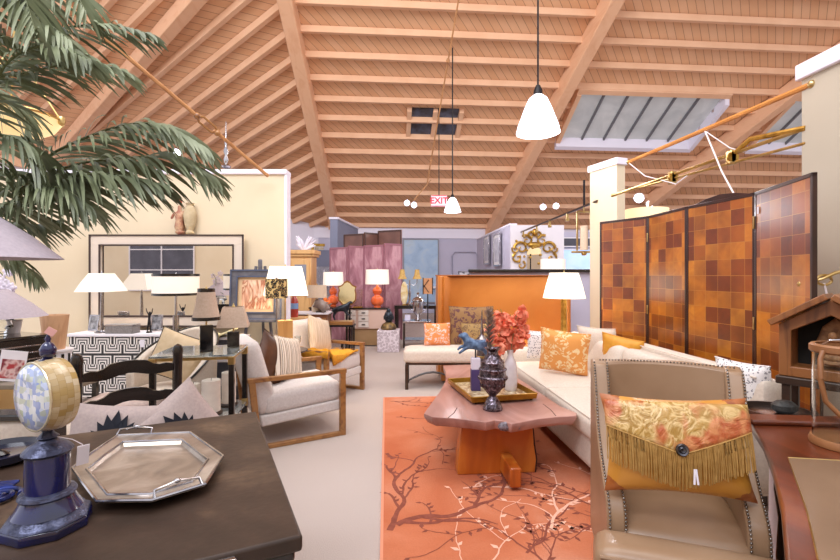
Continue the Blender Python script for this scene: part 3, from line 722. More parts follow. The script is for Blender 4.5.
def leaf(p, a, l):
    k = len(bb.v); d = Vector((math.cos(a), math.sin(a))); s = Vector((-d.y, d.x)); P = Vector(p)
    for q in (P, P+d*l*.4+s*l*.24, P+d*l, P+d*l*.4-s*l*.24): bb.v.append((q.x, q.y, .0131))
    bb.f.append((k, k+3, k+2, k+1))
inside = lambda p: u0+.03 < p[0] < u1-.03 and r0+.03 < p[1] < r1-.04
def branch(p, a, w, ln, depth):
    pts = [p]; ws = [w]; st = .04; n = int(ln/st)
    for i in range(n):
        a += rnd.uniform(-.32, .32); p = (p[0]+math.cos(a)*st, p[1]+math.sin(a)*st)
        if not inside(p): break
        pts.append(p); ws.append(max(.006, w*(1-i/n*.8)*(1+rnd.uniform(-.2, .2))))
        if depth and rnd.random() < .115: branch(p, a+rnd.choice((-1, 1))*rnd.uniform(.5, 1.1), ws[-1]*.7, ln*rnd.uniform(.35, .6), depth-1)
        if w < .03 and rnd.random() < .42: leaf((p[0], p[1]), a+rnd.choice((-1, 1))*rnd.uniform(.6, 1.3), rnd.uniform(.035, .06))
    if len(pts) > 2: ribbon(pts, [q*.72 for q in ws])
for (p, a, w, ln, d) in (((.02, 2.45), 1.5, .05, 1.3, 2), ((.06, 2.5), .55, .055, 1.2, 2), ((.05, 3.4), 1.6, .04, 1.5, 2), ((.1, 4.4), .2, .02, 1.1, 1), ((.05, 4.95), -.2, .02, 1.3, 1),
                         ((.3, 1.5), 1.4, .03, .8, 2), ((1.0, 1.6), 1.9, .03, 1.1, 2), ((1.75, 2.0), 1.8, .035, 1.4, 2), ((1.9, 3.6), 1.7, .03, 1.3, 2), ((1.2, 3.1), 2.4, .02, .7, 1), ((.7, 2.2), .5, .02, .9, 2), ((1.5, 2.6), 2.3, .02, .8, 1), ((.1, 2.1), -.6, .02, .5, 1)):
    branch(p, a, w, ln, d)
bb.o('branch_pattern', mat('rug_branch_wool', '#8e4c3a', '#7f4030', 30, .95), t, ang=0)
bb = B()
for (p, a, w, ln, d) in (((.45, 1.5), 1.2, .02, 1.2, 1), ((.5, 2.9), .3, .02, 1.0, 1), ((.9, 2.4), .9, .025, 1.2, 1)): branch(p, a, w, ln, d)
bb.o('pale_branch_pattern', mat('rug_pale_wool', '#e8b39a', rough=.95), t, ang=0)

# live-edge coffee table
x = N('live_edge_walnut'); f = x.noise(2.6, x.mp((1, .28, 1)), 7, 1.6); x.col(x.ramp(f, [(.28, '#7d4f44'), (.5, '#ab7d72'), (.72, '#cba298')])); x.set(rough=.36, coat=.1, spec=.5); M_SLAB = x.m  # pinkish lightness of the skylight's reflection is put into these wood colours
x = N('orange_cedar'); f = x.noise(2.4, x.mp((1, 1, .2)), 7, 1.6); x.col(x.ramp(f, [(.28, '#8a3c10'), (.5, '#b85e1c'), (.72, '#d68a38')])); x.set(rough=.35, coat=.2); M_CEDAR = x.m
out = [G(*q, .45) for q in ((424, 413.5), (427, 409), (433, 401), (440, 391), (445.5, 381), (446, 373), (443, 365.5), (470, 364.5), (497, 365), (504, 370), (514, 376), (529, 385), (545, 396), (560, 406), (577, 413), (576, 416), (556, 417), (538, 419), (522, 422), (512, 424), (503, 421), (495, 420), (486, 422), (470, 420), (448, 418), (432, 417))]
cc = sum(out, Vector())/len(out)
t = T('coffee_table', 'live-edge walnut slab coffee table on orange trestle feet standing on the coral rug', 'coffee table', (cc.x, cc.y, .012))
poly = [(p.x-cc.x, p.y-cc.y) for p in out]
b = B(); n = len(poly); rr = random.Random(3)
def off(k, s): return [(x_*s+rr.uniform(-k, k), y_*s+rr.uniform(-k, k)) for x_, y_ in poly]
zt = .438; rings = [(poly, zt), (off(.004, 1.0), zt-.02), (off(.006, .985), zt-.045), (off(.004, .96), zt-.065)]
for r_, z_ in rings: b.v += [(q[0], q[1], z_) for q in r_]
for j in range(3):
    for i in range(n): b.f.append((j*n+i, (j+1)*n+i, (j+1)*n+(i+1) % n, j*n+(i+1) % n))
b.f += [tuple(range(n)), tuple(3*n+i for i in range(n))[::-1]]
a = sum(poly[i][0]*poly[(i+1) % n][1]-poly[(i+1) % n][0]*poly[i][1] for i in range(n))
if a < 0: b.f = [q[::-1] for q in b.f]
b.o('slab_top', M_SLAB, t, bev=.003, ang=30)
for q0, q1 in (((448, 418), (457, 408)), ((556, 416), (543, 404))):
    a0, a1 = G(*q0, .45)-cc, G(*q1, .45)-cc; b = B().tube([(a0.x, a0.y, zt+.0005), ((a0.x+a1.x)/2+.01, (a0.y+a1.y)/2, zt+.0005), (a1.x, a1.y, zt+.0005)], .003, 5, flat=.4).o('crack', mat('dark_crack', '#3a1f18', rough=.8), t)
pk = G(506, 422.5, .45)-cc
b = B().ell((pk.x, pk.y+.012, zt-.03), (.055, .018, .032), 9).ell((pk.x+.06, pk.y+.015, zt-.03), (.045, .015, .028), 9); b.o('bark_pocket', mat('silvery_bark', '#4a3c40', '#8f8790', 40, .4, .8, 60), t)
for d_, nm in ((3.2, 0), (4.35, 1)):
    xc = (.53 if not nm else .52)+(0 if not nm else .0)
    tp, bt = (.24, .275)
    mm = TM((xc-cc.x, d_-cc.y, 0), 0, 0, RA) @ TM((0, 0, 0), PI/2)
    front = [(-bt, 0), (-.27, .12), (-.255, .25), (-tp, zt-.07), (tp, zt-.07), (.262, .3), (.268, .2), (.285, .09), (bt, 0)]
    b = B().prism(front, -.06, .06, mm); b.o('pedestal', M_CEDAR, t, bev=.008)
    b = B().prism([(.243, zt-.07), (.268, .3), (.276, .2), (.292, .09), (.283, 0), (.272, 0), (.28, .09), (.262, .2), (.255, .3), (.232, zt-.07)], -.055, .055, mm); b.o('bark_edge', mat('dark_bark', '#3b1a10', '#1f0f0a', 30, .8, .6), t)
b = B().box((.555-cc.x, 3.68-cc.y, .085), (.075, 1.6, .13), rz=RA); b.o('stretcher', M_CEDAR, t, bev=.012)

# gold tray
TT = .4515
q = [G(*a_, TT+.05) for a_ in ((453.5, 379.5), (513.6, 377), (529, 394.5), (465, 402))]
tc = sum(q, Vector())/4; rz = math.atan2((q[2]-q[3]).y, (q[2]-q[3]).x)*.5+RA*.5
t = T('gold_tray', 'rectangular gold tray with patterned paper base and ball feet on the coffee table', 'tray', (tc.x, tc.y+.03, TT), rz)
tw, tl = .51, .60
b = B()
for s_ in (-1, 1):
    b.box((s_*tw/2, 0, .038), (.014, tl, .044), ry=s_*.25); b.box((0, s_*tl/2, .038), (tw, .014, .044), rx=-s_*.25)
b.o('side_rim', mat('antique_gold', '#b98a30', '#94681c', 12, .32, metal=.7), t, bev=.003)
x = N('marbled_paper'); x.col(x.ramp(x.noise(9, None, 4, 2), [(.38, '#e2d6b8'), (.5, '#b59a6e'), (.55, '#76503a'), (.62, '#d9cba8')])); x.set(rough=.3, coat=.4)
B().box((0, 0, .02), (tw-.01, tl-.01, .006)).o('base_panel', x.m, t)
for s_ in (-1, 1):
    for e in (-1, 1): B().ell((s_*(tw/2-.03), e*(tl/2-.03), .0095), (.016, .016, .0095), 12).o('ball_foot', IRON, t)
TB = TT+.0235      # top of tray base

# embossed urn
x = N('embossed_bronze'); v = x.vor(30); n1 = x.noise(28, None, 3, 1.5); x.col(x.ramp(n1, [(.3, '#2c2226'), (.5, '#5d5158'), (.62, '#8d8490'), (.8, '#a49aa0')])); x.set(rough=.25, metal=.85); x.bump(n1, .5, .006); M_URN = x.m
p = G(492, 408, TT); t = T('urn', 'embossed dark bronze urn on flared foot standing in front of the gold tray', 'urn', (p.x, p.y-.03, TT)); t.scale = (.88, .88, 1)
B().lathe([(.078, 0), (.08, .012), (.07, .03), (.06, .055), (.045, .075), (.028, .095), (.03, .102)], n=32).o('foot', M_URN, t)
B().lathe([(.03, .10), (.06, .13), (.095, .17), (.11, .225), (.117, .232), (.108, .24), (.104, .27), (.11, .285), (.098, .292), (.09, .32), (.094, .335), (.08, .345), (.062, .372), (.045, .39)], n=36).o('bowl', M_URN, t)
b = B()
for k in range(26): a_ = 2*PI*k/26; b.ell((.112*math.cos(a_), .112*math.sin(a_), .226), (.010, .010, .013), 6).ell((.105*math.cos(a_), .105*math.sin(a_), .285), (.008, .008, .009), 6)
for k in range(16): a_ = 2*PI*k/16; b.ell((.09*math.cos(a_), .09*math.sin(a_), .18), (.014, .014, .024), 6).ell((.076*math.cos(a_), .076*math.sin(a_), .33), (.016, .016, .018), 6)
b.o('raised_beading', M_URN, t, ang=80)
B().shell([(.045, .388), (.043, .41), (.06, .43), (.067, .435)], n=28, t=.006).o('neck', M_URN, t)
M_PLUME = mat('dried_grey_plume', '#5d4c45', '#8d786a', 60, .9)
t = T('dried_plume', 'dried grey-brown plume rising out of the bronze urn', 'dried flower', (p.x-.02, p.y-.03, TT+.36))
B().tube([(0, 0, 0), (-.004, 0, .12), (-.012, .01, .25)], .003, 5).o('stem', M_PLUME, t)
b = B()
for k in range(160):
    a_ = rnd.uniform(0, 2*PI); z_ = rnd.uniform(.05, .33); r_ = .045*math.sin(PI*min(1, (z_-.02)/.36))**.7
    b.tube([(-.012*z_/.3, 0, z_), (r_*.6*math.cos(a_), r_*.6*math.sin(a_), z_+.025), (r_*math.cos(a_), r_*math.sin(a_), z_+.035)], [.003, .0025, .001], 4)
o = b.o('tuft', M_PLUME, t)

# vase with coral blossoms
M_PET = mat('coral_petal', '#ee7454', '#f59c7c', 20, .55); M_STEM = mat('flower_stem', '#6f7a4a', rough=.7)
p = W(510.5, 391, 3.62); t = T('bottle_vase', 'slim white ceramic bottle vase in the back corner of the gold tray', 'vase', (p.x, p.y, TB))
B().lathe([(.042, 0), (.05, .01), (.054, .06), (.052, .16), (.047, .22), (.03, .255), (.022, .275), (.022, .315), (.028, .325), (.02, .326), (.0, .32)], n=28).o('vase_body', mat('crackled_white_glaze', '#cfc3c6', '#dcd3d4', 14, .25, coat=.5), t)
t = T('coral_blossoms', 'bunch of coral orange blossoms in the slim white bottle vase', 'flowers', (p.x, p.y, TB+.30))
rf = random.Random(5); b = B(); heads = []
for k in range(11):
    hx_, hz_ = W(rf.uniform(492, 524), 0, 3.6).x-p.x, rf.uniform(.14, .36)
    hh = (hx_, rf.uniform(-.09, .09), hz_); heads.append(hh)
    b.tube([(rf.uniform(-.008, .008), 0, -.12), (hh[0]*.3, hh[1]*.3, hh[2]*.45), hh], .0028, 5)
b.o('stem', M_STEM, t)
hs = [((x_-510)/F*3.6, (350-y_)/F*3.6+.0) for x_, y_ in ((494, 320), (500, 312), (516, 314), (523, 322), (524, 332), (519, 340), (512, 345), (499, 338), (493, 330), (506, 322), (513, 328), (504, 332), (498, 348), (488, 326), (520, 309), (510, 318), (502, 342), (517, 334), (508, 338), (490, 335), (503, 327), (511, 334), (497, 325), (520, 328), (505, 316), (515, 319), (496, 343), (508, 344))]
for hx_, hz_ in hs:
    b = B(); cy = rf.uniform(-.07, .07)
    for q in range(5):
        a_ = 2*PI*q/5+rf.uniform(-.3, .3); ln = rf.uniform(.05, .072); tl_ = rf.uniform(.1, 1.0)
        m = TM((hx_, cy, hz_)) @ Matrix.Rotation(rf.uniform(-.6, .6), 4, 'X') @ Matrix.Rotation(a_, 4, 'Y') @ Matrix.Rotation(tl_, 4, 'X')
        vs = []
        for i in range(5):
            u = i/4; wd_ = .036*math.sin(PI*(u*.85+.12))
            for e in (-1, 0, 1): vs.append((e*wd_, -.01*(1-e*e)+.008*math.sin(u*7+q)-.02*u*u, u*ln))
        b.add(vs, [(i*3+e, i*3+e+1, i*3+e+4, i*3+e+3) for i in range(4) for e in range(2)], m)
    b.ell((hx_, cy, hz_), (.008, .008, .008), 6)
    b.o('blossom', M_PET, t, ang=80)
# horse sculpture on a block
M_VERD = mat('blue_verdigris', '#6d86a6', '#3f5270', 30, .5, .4, metal=.35)
p = W(475.5, 396, 3.62)
t = T('horse_sculpture', 'blue verdigris galloping horse figure on a white and purple block in the gold tray', 'sculpture', (p.x, p.y, TB))
B().box((0, 0, .085), (.075, .075, .17)).o('purple_block', mat('purple_block', '#473665', '#39295a', 8, .5), t, bev=.004)
B().box((0, 0, .215), (.072, .072, .09)).o('white_block', mat('white_block', '#d8cfdc', rough=.5), t, bev=.004)
B().tube([(0, 0, .26), (0, 0, .34)], .006, 8).o('rod', IRON, t)
hv = [(.08, 0, .37), (0, 0, .365), (-.075, 0, .39), (-.12, 0, .45), (-.155, 0, .475), (-.195, 0, .455),
      (-.12, .02, .35), (-.17, .02, .335), (-.2, .02, .30), (-.1, -.02, .34), (-.15, -.02, .30), (-.19, -.02, .27),
      (.11, .02, .32), (.15, .02, .30), (.17, .02, .25), (.1, -.02, .31), (.12, -.02, .26), (.17, -.02, .24),
      (.13, 0, .41), (.19, 0, .40), (-.1, 0, .50)]
he = [(0, 1), (1, 2), (2, 3), (3, 4), (4, 5), (2, 6), (6, 7), (7, 8), (2, 9), (9, 10), (10, 11), (0, 12), (12, 13), (13, 14), (0, 15), (15, 16), (16, 17), (0, 18), (18, 19), (3, 20)]
s_ = .72
skin('horse', [(x_*s_, y_*s_, (z_-.36)*s_+.36) for x_, y_, z_ in hv], he, [.042, .040, .043, .030, .023, .013, .018, .012, .009, .018, .012, .009, .022, .012, .009, .022, .012, .009, .014, .007, .012], M_VERD, t)
# tall silver spire
p = W(488, 383, 3.95); t = T('silver_decanter', 'tall silver spired decanter rising behind the horse figure in the gold tray', 'decanter', (p.x-.06, p.y-.05, TB))
b = B().lathe([(.05, 0), (.055, .02), (.05, .2), (.042, .30), (.07, .33), (.09, .345), (.05, .37), (.02, .40), (.014, .42), (.018, .44), (.009, .46), (.013, .475), (.007, .49), (.011, .505), (.006, .52), (.008, .54), (.002, .62)], n=20); b.o('spired_body', mat('antique_silver', '#a39a98', '#6e6668', 20, .28, metal=.9), t)
B().lathe([(.02, .20), (.058, .21), (.058, .225), (.052, .23)], n=20).o('band', BRASS, t)

# sofa, room-aligned: seat front at u=1.33
t = T('sofa', 'long cream linen sofa in front of the amber folding screen', 'sofa', (0, 0, 0), RA)
sv0, sv1 = 2.44, 4.98; sl = sv1-sv0; smid = (sv0+sv1)/2
M_SOFA = mat('cream_sofa_linen', '#d9ccbd', '#cfc1b2', 70, .85, .12, 260)
for k in range(2):
    vv = sv0+.14+(sl-.28)*(k+.5)/2
    B().soft((1.33+.36, vv, .385), (.74, (sl-.28)/2-.006, .15), .045, .025).o('seat_cushion', M_SOFA, t)
    B().soft((2.07, vv, .60), (.20, (sl-.30)/2-.01, .36), .06, .0, rz=0, ry=.14).o('back_cushion', M_SOFA, t)
B().soft((1.86, smid, .215), (1.02, sl-.02, .22), .03).o('base', M_SOFA, t)
B().soft((2.25, smid, .5), (.16, sl, .60), .06).o('back_frame', M_SOFA, t)
for vv in (sv0+.06, sv1-.06): B().soft((1.80, vv, .36), (.98, .16, .46), .06, .01).o('arm', M_SOFA, t)
b = B().tube([(1.335, sv0+.14, .46), (1.335, sv1-.14, .46)], .004, 5).tube([(2.17, sv0+.05, .795), (2.17, sv1-.05, .795)], .005, 5); b.o('piping', M_SOFA, t)
for a_ in (1.42, 2.25):
    for vv in (sv0+.12, sv1-.12): B().box((a_, vv, .063), (.06, .06, .1)).o('leg', DARKW, t, bev=.004)

# cushions on the sofa
def damask(name, base, fig, sc=13, thr=.5):
    x = N(name); w1 = x.noise(sc, None, 3, 3.0); v = x.vor(sc*.8)
    f = x.math('MULTIPLY', x.math('GREATER_THAN', w1, thr), x.math('LESS_THAN', v, .55)); x.col(x.mix(f, base, fig)); x.set(rough=.75, sheen=.2); return x.m
def cushion(name, label, p, wd, ht, th, rz, rx, m, group=None, trim_m=None, ry=0):
    t = T(name, label, 'cushion', tuple(p), rz, group); t.rotation_euler = (rx, ry, rz)
    B().pillow(wd, ht, th).o('cover', m, t)
    pts = []
    for k in range(48):
        q = k/12; s_ = int(q); f = q-s_; a_ = -1+2*f
        u, v_ = ((a_, -1), (1, a_), (-a_, 1), (-1, -a_))[s_]
        pts.append((u*(1-.07*(1-v_*v_)*abs(u))*wd/2, 0, v_*(1-.07*(1-u*u)*abs(v_))*ht/2))
    B().tube(pts, .005, 5, closed=True).o('piping', trim_m or m, t)
    return t
M_DAM = damask('orange_damask', '#e39a4c', '#f0d3a0')
cushion('damask_cushion', 'orange damask cushion with cream pattern at the far end of the sofa', W(564, 352, 4.15), .44, .42, .15, -.45, .25, M_DAM, ry=.1)
cushion('gold_cushion', 'small plain gold cushion leaning on the sofa back, right of the damask one', W(622, 350, 4.0), .36, .26, .13, -.75, .3, mat('plain_gold_silk', '#dd9f35', '#d08f2c', 20, .6), ry=.15)
cushion('cream_cushion', 'plain cream cushion against the sofa back behind the gold cushion', W(598, 345, 4.35), .40, .36, .13, -.9, .25, M_SOFA)
M_WEAVE = N('woven_grey_white'); M_WEAVE.col(M_WEAVE.mix(M_WEAVE.math('GREATER_THAN', M_WEAVE.vor(60), .35), '#8f8c90', '#ece8e6')); M_WEAVE.set(rough=.9); M_WEAVE = M_WEAVE.m
cushion('woven_cushion', 'grey and white woven cushion tucked behind the orange damask cushion', W(543, 345, 4.62), .32, .30, .10, -.2, .2, M_WEAVE)
cushion('woven_cushion', 'houndstooth cushion at the near end of the sofa, behind the leather armchair', W(745, 388, 2.78), .34, .34, .13, -1.25, .2, M_WEAVE)
# tassel throw behind armchair right
# ============================================================ amber folding screen
x = N('amber_lacquer_squares'); sep = x.xyz(); px_ = x.math('DIVIDE', sep['X'], .1267); pz_ = x.math('DIVIDE', sep['Z'], .1267)
cmb = x.n('ShaderNodeCombineXYZ'); x.l(x.math('FLOOR', px_), cmb.inputs[0]); x.l(x.math('FLOOR', pz_), cmb.inputs[1])
oi = x.n('ShaderNodeObjectInfo'); x.l(oi.outputs['Random'], cmb.inputs[2])
wn = x.n('ShaderNodeTexWhiteNoise'); x.l(cmb.outputs[0], wn.inputs['Vector'])
cell = x.ramp(wn.outputs['Value'], [(0, '#2c1208'), (.2, '#6e3208'), (.38, '#a85c10'), (.62, '#cc7d1a'), (.85, '#dc922c'), (1, '#7a3a0c')])
grain = x.noise(9, None, 6, 1.5)
cell = x.mix(x.math('MULTIPLY', grain, .8), cell, '#9a4408')
cell = x.mix(x.ramp(x.noise(2.6, None, 3), [(.42, (0, 0, 0, 1)), (.68, (.75, .75, .75, 1))]), cell, '#5a2606')
e1_ = x.math('LESS_THAN', x.math('FRACT', px_), .025); e2_ = x.math('LESS_THAN', x.math('FRACT', pz_), .025)
x.col(x.mix(x.math('MAXIMUM', e1_, e2_), cell, '#b87a34')); x.set(rough=.3, coat=.7, spec=.5); x.b.inputs['Coat Roughness'].default_value = .24; M_AMBER = x.m
M_SCRF = mat('dark_screen_edge', '#2a130c', '#3a1c12', 6, .3, coat=.4)
pix = [(600.4, 5.10), (648.9, 4.58), (687.6, 3.94), (756.5, 3.26), (815, 2.62)]
pts = [Vector(((a_-420)/F*d_, d_, 0)) for a_, d_ in pix]
t = T('folding_screen', 'four-panel folding screen of amber and brown lacquered squares behind the sofa', 'folding screen', (0, 0, 0))
for i in range(4):
    p, q = pts[i], pts[i+1]; ax = (q-p); ln = ax.length; rz = math.atan2(ax.y, ax.x)
    pn = B().box((0, 0, 1.0), (ln-.05, .022, 1.95)).o('panel', M_AMBER, t); pn.location = (p+q)/2; pn.rotation_euler = (0, 0, rz)
    b = B().box((-ln/2+.012, 0, 1.0), (.02, .03, 2.0)).box((ln/2-.012, 0, 1.0), (.02, .03, 2.0)).box((0, 0, 1.987), (ln-.004, .03, .026)).box((0, 0, .013), (ln-.004, .03, .026))
    if i == 2: b.prism([(-.28, 0), (-.15, .03), (0, .045), (.15, .03), (.28, 0)], -.012, .012, TM((.02, 0, 1.998), PI/2))
    fr = b.o('panel_frame', M_SCRF, pn, bev=.003)
    if i < 3:
        for z_ in (.35, 1.05, 1.78): B().box((ln/2-.002, -.02 if i != 1 else .018, z_), (.012, .012, .09)).o('hinge', BRASS, pn, bev=.002)
B().box((-.27, -.018, 1.86), (.02, .003, .05)).o('tag', TAG, pn)

# ============================================================ LEFT SIDE, middle distance
def lamp(name, label, p, base, bm, pole, zs, r0, r1, h, sm, n=32, group=None, light=0, rz=0, bn=20, pm=None, trimm=None, box=None):
    t = T(name, label, 'lamp', tuple(p), rz, group)
    if base: B().lathe(base, n=bn).o('lamp_base', bm, t, ang=35)
    if box: B().box((0, 0, box[2]/2), box).o('lamp_base', bm, t, bev=.004)
    zb = base[-1][1] if base else box[2]
    B().tube([(0, 0, zb-.01), (0, 0, zs+h*.9)], pole, 8).o('pole', pm or BRASS, t)
    b = B(); k = math.sqrt(2) if n == 4 else 1
    b.shell([(r0*k, zs), (r0*.55*k+r1*.45*k, zs+h*.5 if n != 16 else zs+h*.38), (r1*k, zs+h)], n=n, t=.006, rot=PI/4 if n == 4 else 0); b.o('lamp_shade', sm, t, ang=30)
    if trimm:
        for z_, r_ in ((zs, r0), (zs+h, r1)): B().shell([(r_*k+.003, z_-.012), (r_*k+.003, z_+.012)], n=n, t=.012, rot=PI/4 if n == 4 else 0).o('shade_trim', trimm, t, ang=30)
    B().lathe([(.004, zs+h*.88), (.012, zs+h), (.006, zs+h+.015), (.001, zs+h+.03)], n=10).o('finial', pm or BRASS, t)
    if light:
        l = point('bulb', (0, 0, zs+h*.5), light, (1, .83, .62), .04); l.parent = t
    return t

# credenza with black and white fretwork
x = N('fretwork'); sp_ = x.xyz(); S_ = .108
u = x.math('DIVIDE', sp_['X'], S_); v = x.math('DIVIDE', sp_['Z'], S_); fu, fv = x.math('FRACT', x.math('ADD', u, 100)), x.math('FRACT', x.math('ADD', v, 100))
pu = x.math('FLOORED_MODULO', x.math('FLOOR', x.math('MULTIPLY', x.math('ADD', u, v), 1)), 2.0)
pu = x.math('FLOORED_MODULO', x.math('FLOOR', x.math('ADD', u, 100)), 2.0); pv = x.math('FLOORED_MODULO', x.math('FLOOR', x.math('ADD', v, 100)), 2.0)
par = x.math('FLOORED_MODULO', x.math('ADD', pu, pv), 2.0)
fu2 = x.math('ABSOLUTE', x.math('SUBTRACT', fu, par)); fv2 = x.math('ABSOLUTE', x.math('SUBTRACT', fv, pv))
st = x.math('FRACT', x.math('MULTIPLY', x.math('MAXIMUM', fu2, fv2), 4.0))
x.col(x.mix(x.math('GREATER_THAN', st, .52), '#e6e0da', '#2b2a2c')); x.set(rough=.4); M_FRET = x.m
cz = .764; t = T('credenza', 'white credenza with black fretwork front below the big framed mirror', 'credenza', (-3.22, 5.02, 0))
B().box((0, 0, (cz-.03)/2+.04), (1.16, .30, cz-.11)).o('body', M_FRET, t, bev=.004)
B().box((0, 0, cz-.015), (1.20, .33, .03)).o('top', PAINTW, t, bev=.004)
for a_ in (-1, 1):
    for b_ in (-1, 1): B().box((a_*.54, b_*.12, .02), (.05, .05, .04)).o('foot', BLACKW, t)
B().box((.22, -.158, .66), (.05, .004, .08)).o('tag', TAG, t)

# mirror
mx0, mx1, mz1, my = (88-420)/F*5.25, (242-420)/F*5.25, EYE+40/F*5.25, 5.27
mz0 = .80; mcx, mcz = (mx0+mx1)/2, (mz0+mz1)/2; mw, mh = mx1-mx0, mz1-mz0
t = T('wall_mirror', 'large wall mirror in a wide ivory frame edged in dark bronze', 'mirror', (mcx, my+.06, mcz)); 
M_DKB = mat('dark_bronze_edge', '#3d2c28', rough=.4)
def frame(t, w_, h_, fw, d, m1, m2, y=0):
    for nm, m_, (a_, c_) , dd in (('frame', m1, (w_/2, w_/2-fw), d), ):
        b = B()
        b.box((0, y, h_/2-fw/2), (w_, dd, fw)).box((0, y, -h_/2+fw/2), (w_, dd, fw)).box((-w_/2+fw/2, y, 0), (fw, dd, h_-2*fw)).box((w_/2-fw/2, y, 0), (fw, dd, h_-2*fw)); b.o('frame', m1, t, bev=.003)
    if m2:
        for s_, th in ((0, .018), (fw, .016)):
            w2, h2 = w_-2*s_, h_-2*s_
            b = B(); yy = y-d/2-.004
            b.box((0, yy, h2/2), (w2+th, .014, th)).box((0, yy, -h2/2), (w2+th, .014, th)).box((-w2/2, yy, 0), (th, .014, h2)).box((w2/2, yy, 0), (th, .014, h2)); b.o('edge_moulding', m2, t)
frame(t, mw, mh, .115, .04, mat('ivory_frame', '#d8c9ba', rough=.5), M_DKB, -.03)
B().box((0, -.022, 0), (mw-.22, .006, mh-.22)).o('mirror_glass', mat('mirror_silvering', '#f2f0ee', rough=.015, metal=1), t, ang=0)

lamp('table_lamp', 'table lamp with a white pyramid shade standing on the fretwork credenza', (-3.5, 4.95, cz), [(.07, 0), (.07, .015), (.02, .03), (.018, .2), (.012, .42)], SILVER, .008, .455, .175, .085, .20, SHADE, 4, light=3, pm=SILVER)
o = B().box((0, 0, .05), (.30, .14, .10)); t = T('jewellery_box', 'long grey shagreen box lying on the fretwork credenza', 'box', ((124-420)/F*4.95, 4.93, cz)); o.o('box_body', mat('shagreen', '#8c8684', '#76706e', 60, .5), t, bev=.006); B().box((0, 0, .09), (.304, .144, .012)).o('lid_band', SILVER, t)
for k, (px_, lb) in enumerate(((92, 'small silver picture frame at the left end of the fretwork credenza'), (155, 'small silver picture frame at the right end of the fretwork credenza'))):
    t = T('picture_frame', lb, 'picture frame', ((px_-420)/F*5.02, 5.05, cz+.10), .3*(1 if k else -1)); t.rotation_euler = (-.15, 0, .2*(1 if k else -1))
    frame(t, .13, .18, .02, .012, SILVER, None); B().box((0, 0, 0), (.095, .006, .145)).o('photograph', mat('grey_photo', '#3c3c40', '#a3a3a8', 18, .2), t)
t = T('figurine', 'slender dark metal figurine with raised arms on the fretwork credenza', 'figurine', ((147-420)/F*4.92, 4.96, cz))
B().lathe([(.03, 0), (.03, .012), (.01, .02)], n=14).o('base', IRON, t)
skin('figure', [(0, 0, .12), (0, 0, .17), (.008, 0, .2), (-.015, 0, .07), (-.02, 0, .01), (.015, 0, .07), (.018, 0, .01), (-.02, 0, .22), (-.035, 0, .27), (.03, 0, .22), (.04, 0, .27), (.01, 0, .235)], [(0, 1), (1, 2), (0, 3), (3, 4), (0, 5), (5, 6), (2, 7), (7, 8), (2, 9), (9, 10), (2, 11)], [.014, .012, .012, .009, .007, .009, .007, .006, .004, .006, .004, .012], IRON, t)
# ornaments on top of the partition
p = W(172, 236, 5.3)
t = T('carved_figure', 'painted carved wooden figure standing on top of the big mirror frame', 'figurine', ((177-420)/F*5.24, 5.30, mz1+.01)); M_PW = mat('polychrome_wood', '#c9a684', '#9a5a48', 18, .6, .3, 50)
skin('figure', [(0, 0, .1), (0, 0, .22), (0, 0, .30), (0, 0, .35), (-.03, 0, .0), (.03, 0, .0), (-.06, -.01, .25), (-.09, -.02, .18), (.06, -.01, .26), (.1, -.02, .3)], [(0, 1), (1, 2), (2, 3), (0, 4), (0, 5), (1, 6), (6, 7), (1, 8), (8, 9)], [.05, .045, .02, .03, .035, .035, .02, .014, .02, .014], M_PW, t)
b = B().lathe([(.0, .37), (.03, .375), (.02, .4), (.0, .42)], n=12); b.o('hat', mat('red_hat', '#b5442e', rough=.6), t)
t = T('stone_vase', 'tall beige stone urn beside the carved figure on the mirror frame', 'vase', ((187-420)/F*5.24, 5.31, mz1+.01))
B().lathe([(.04, 0), (.05, .02), (.035, .05), (.06, .12), (.075, .22), (.06, .3), (.035, .34), (.05, .37)], n=20).o('vase_body', mat('beige_stone', '#c8b695', '#b09c7a', 12, .8), t)

# black chest and what stands on it
cx1 = (48-420)/F*3.4; chz = EYE-60/F*3.42
t = T('chest', 'black lacquer chest with long recessed pulls at the left edge, tan lower half', 'chest', (-3.20, 3.24, 0), face((.92, -.38)))
B().box((0, 0, chz-.13), (.70, .40, .22)).o('body', BLACKW, t, bev=.006)
B().box((0, 0, chz-.01), (.72, .42, .02)).o('top', mat('black_glass_top', '#242220', rough=.08, coat=.6), t, bev=.004)
for k in range(3): B().box((.05, -.203, chz-.075-.05*k), (.50, .014, .012)).o('pull', SILVER, t, bev=.003)
B().box((.02, 0, (chz-.24)/2), (.64, .36, chz-.24)).o('lower_cabinet', mat('tan_maple', '#c29a62', '#d0aa74', 5, .5), t, bev=.006)
M_LIL = mat('lilac_grey_shade', '#b7acb4', '#aea3ac', 60, .85)
lamp('table_lamp', 'table lamp with a grey coolie shade and glass base on the black chest', (-3.19, 3.40, chz), [(.05, 0), (.06, .01), (.05, .03), (.09, .06), (.08, .11), (.03, .13)], GLASS, .008, EYE-42/F*3.4-chz, .30, .06, .21, M_LIL, 40)
lamp('floor_lamp', 'tall floor lamp with a large lilac-grey coolie shade at the left edge', ((-32-420)/F*2.0, 2.0, 0), [(.15, 0), (.15, .02), (.02, .04)], IRON, .014, EYE+17/F*2.0, .338, .065, .22, M_LIL, 48, pm=IRON)
t = T('orchid', 'white orchid in a pot behind the grey coolie lamp', 'orchid', (-3.215, 3.545, chz))
B().lathe([(.05, 0), (.065, .1), (.058, .1), (.0, .09)], n=20).o('pot', PAINTW, t)
B().tube([(0, 0, .08), (.01, 0, .25), (.0, -.02, .4), (-.06, -.04, .48)], .004, 6).o('stem', M_STEM, t)
M_ORC = mat('orchid_petal', '#f1eaf2', '#e2d8ea', 30, .5)
ro = random.Random(4)
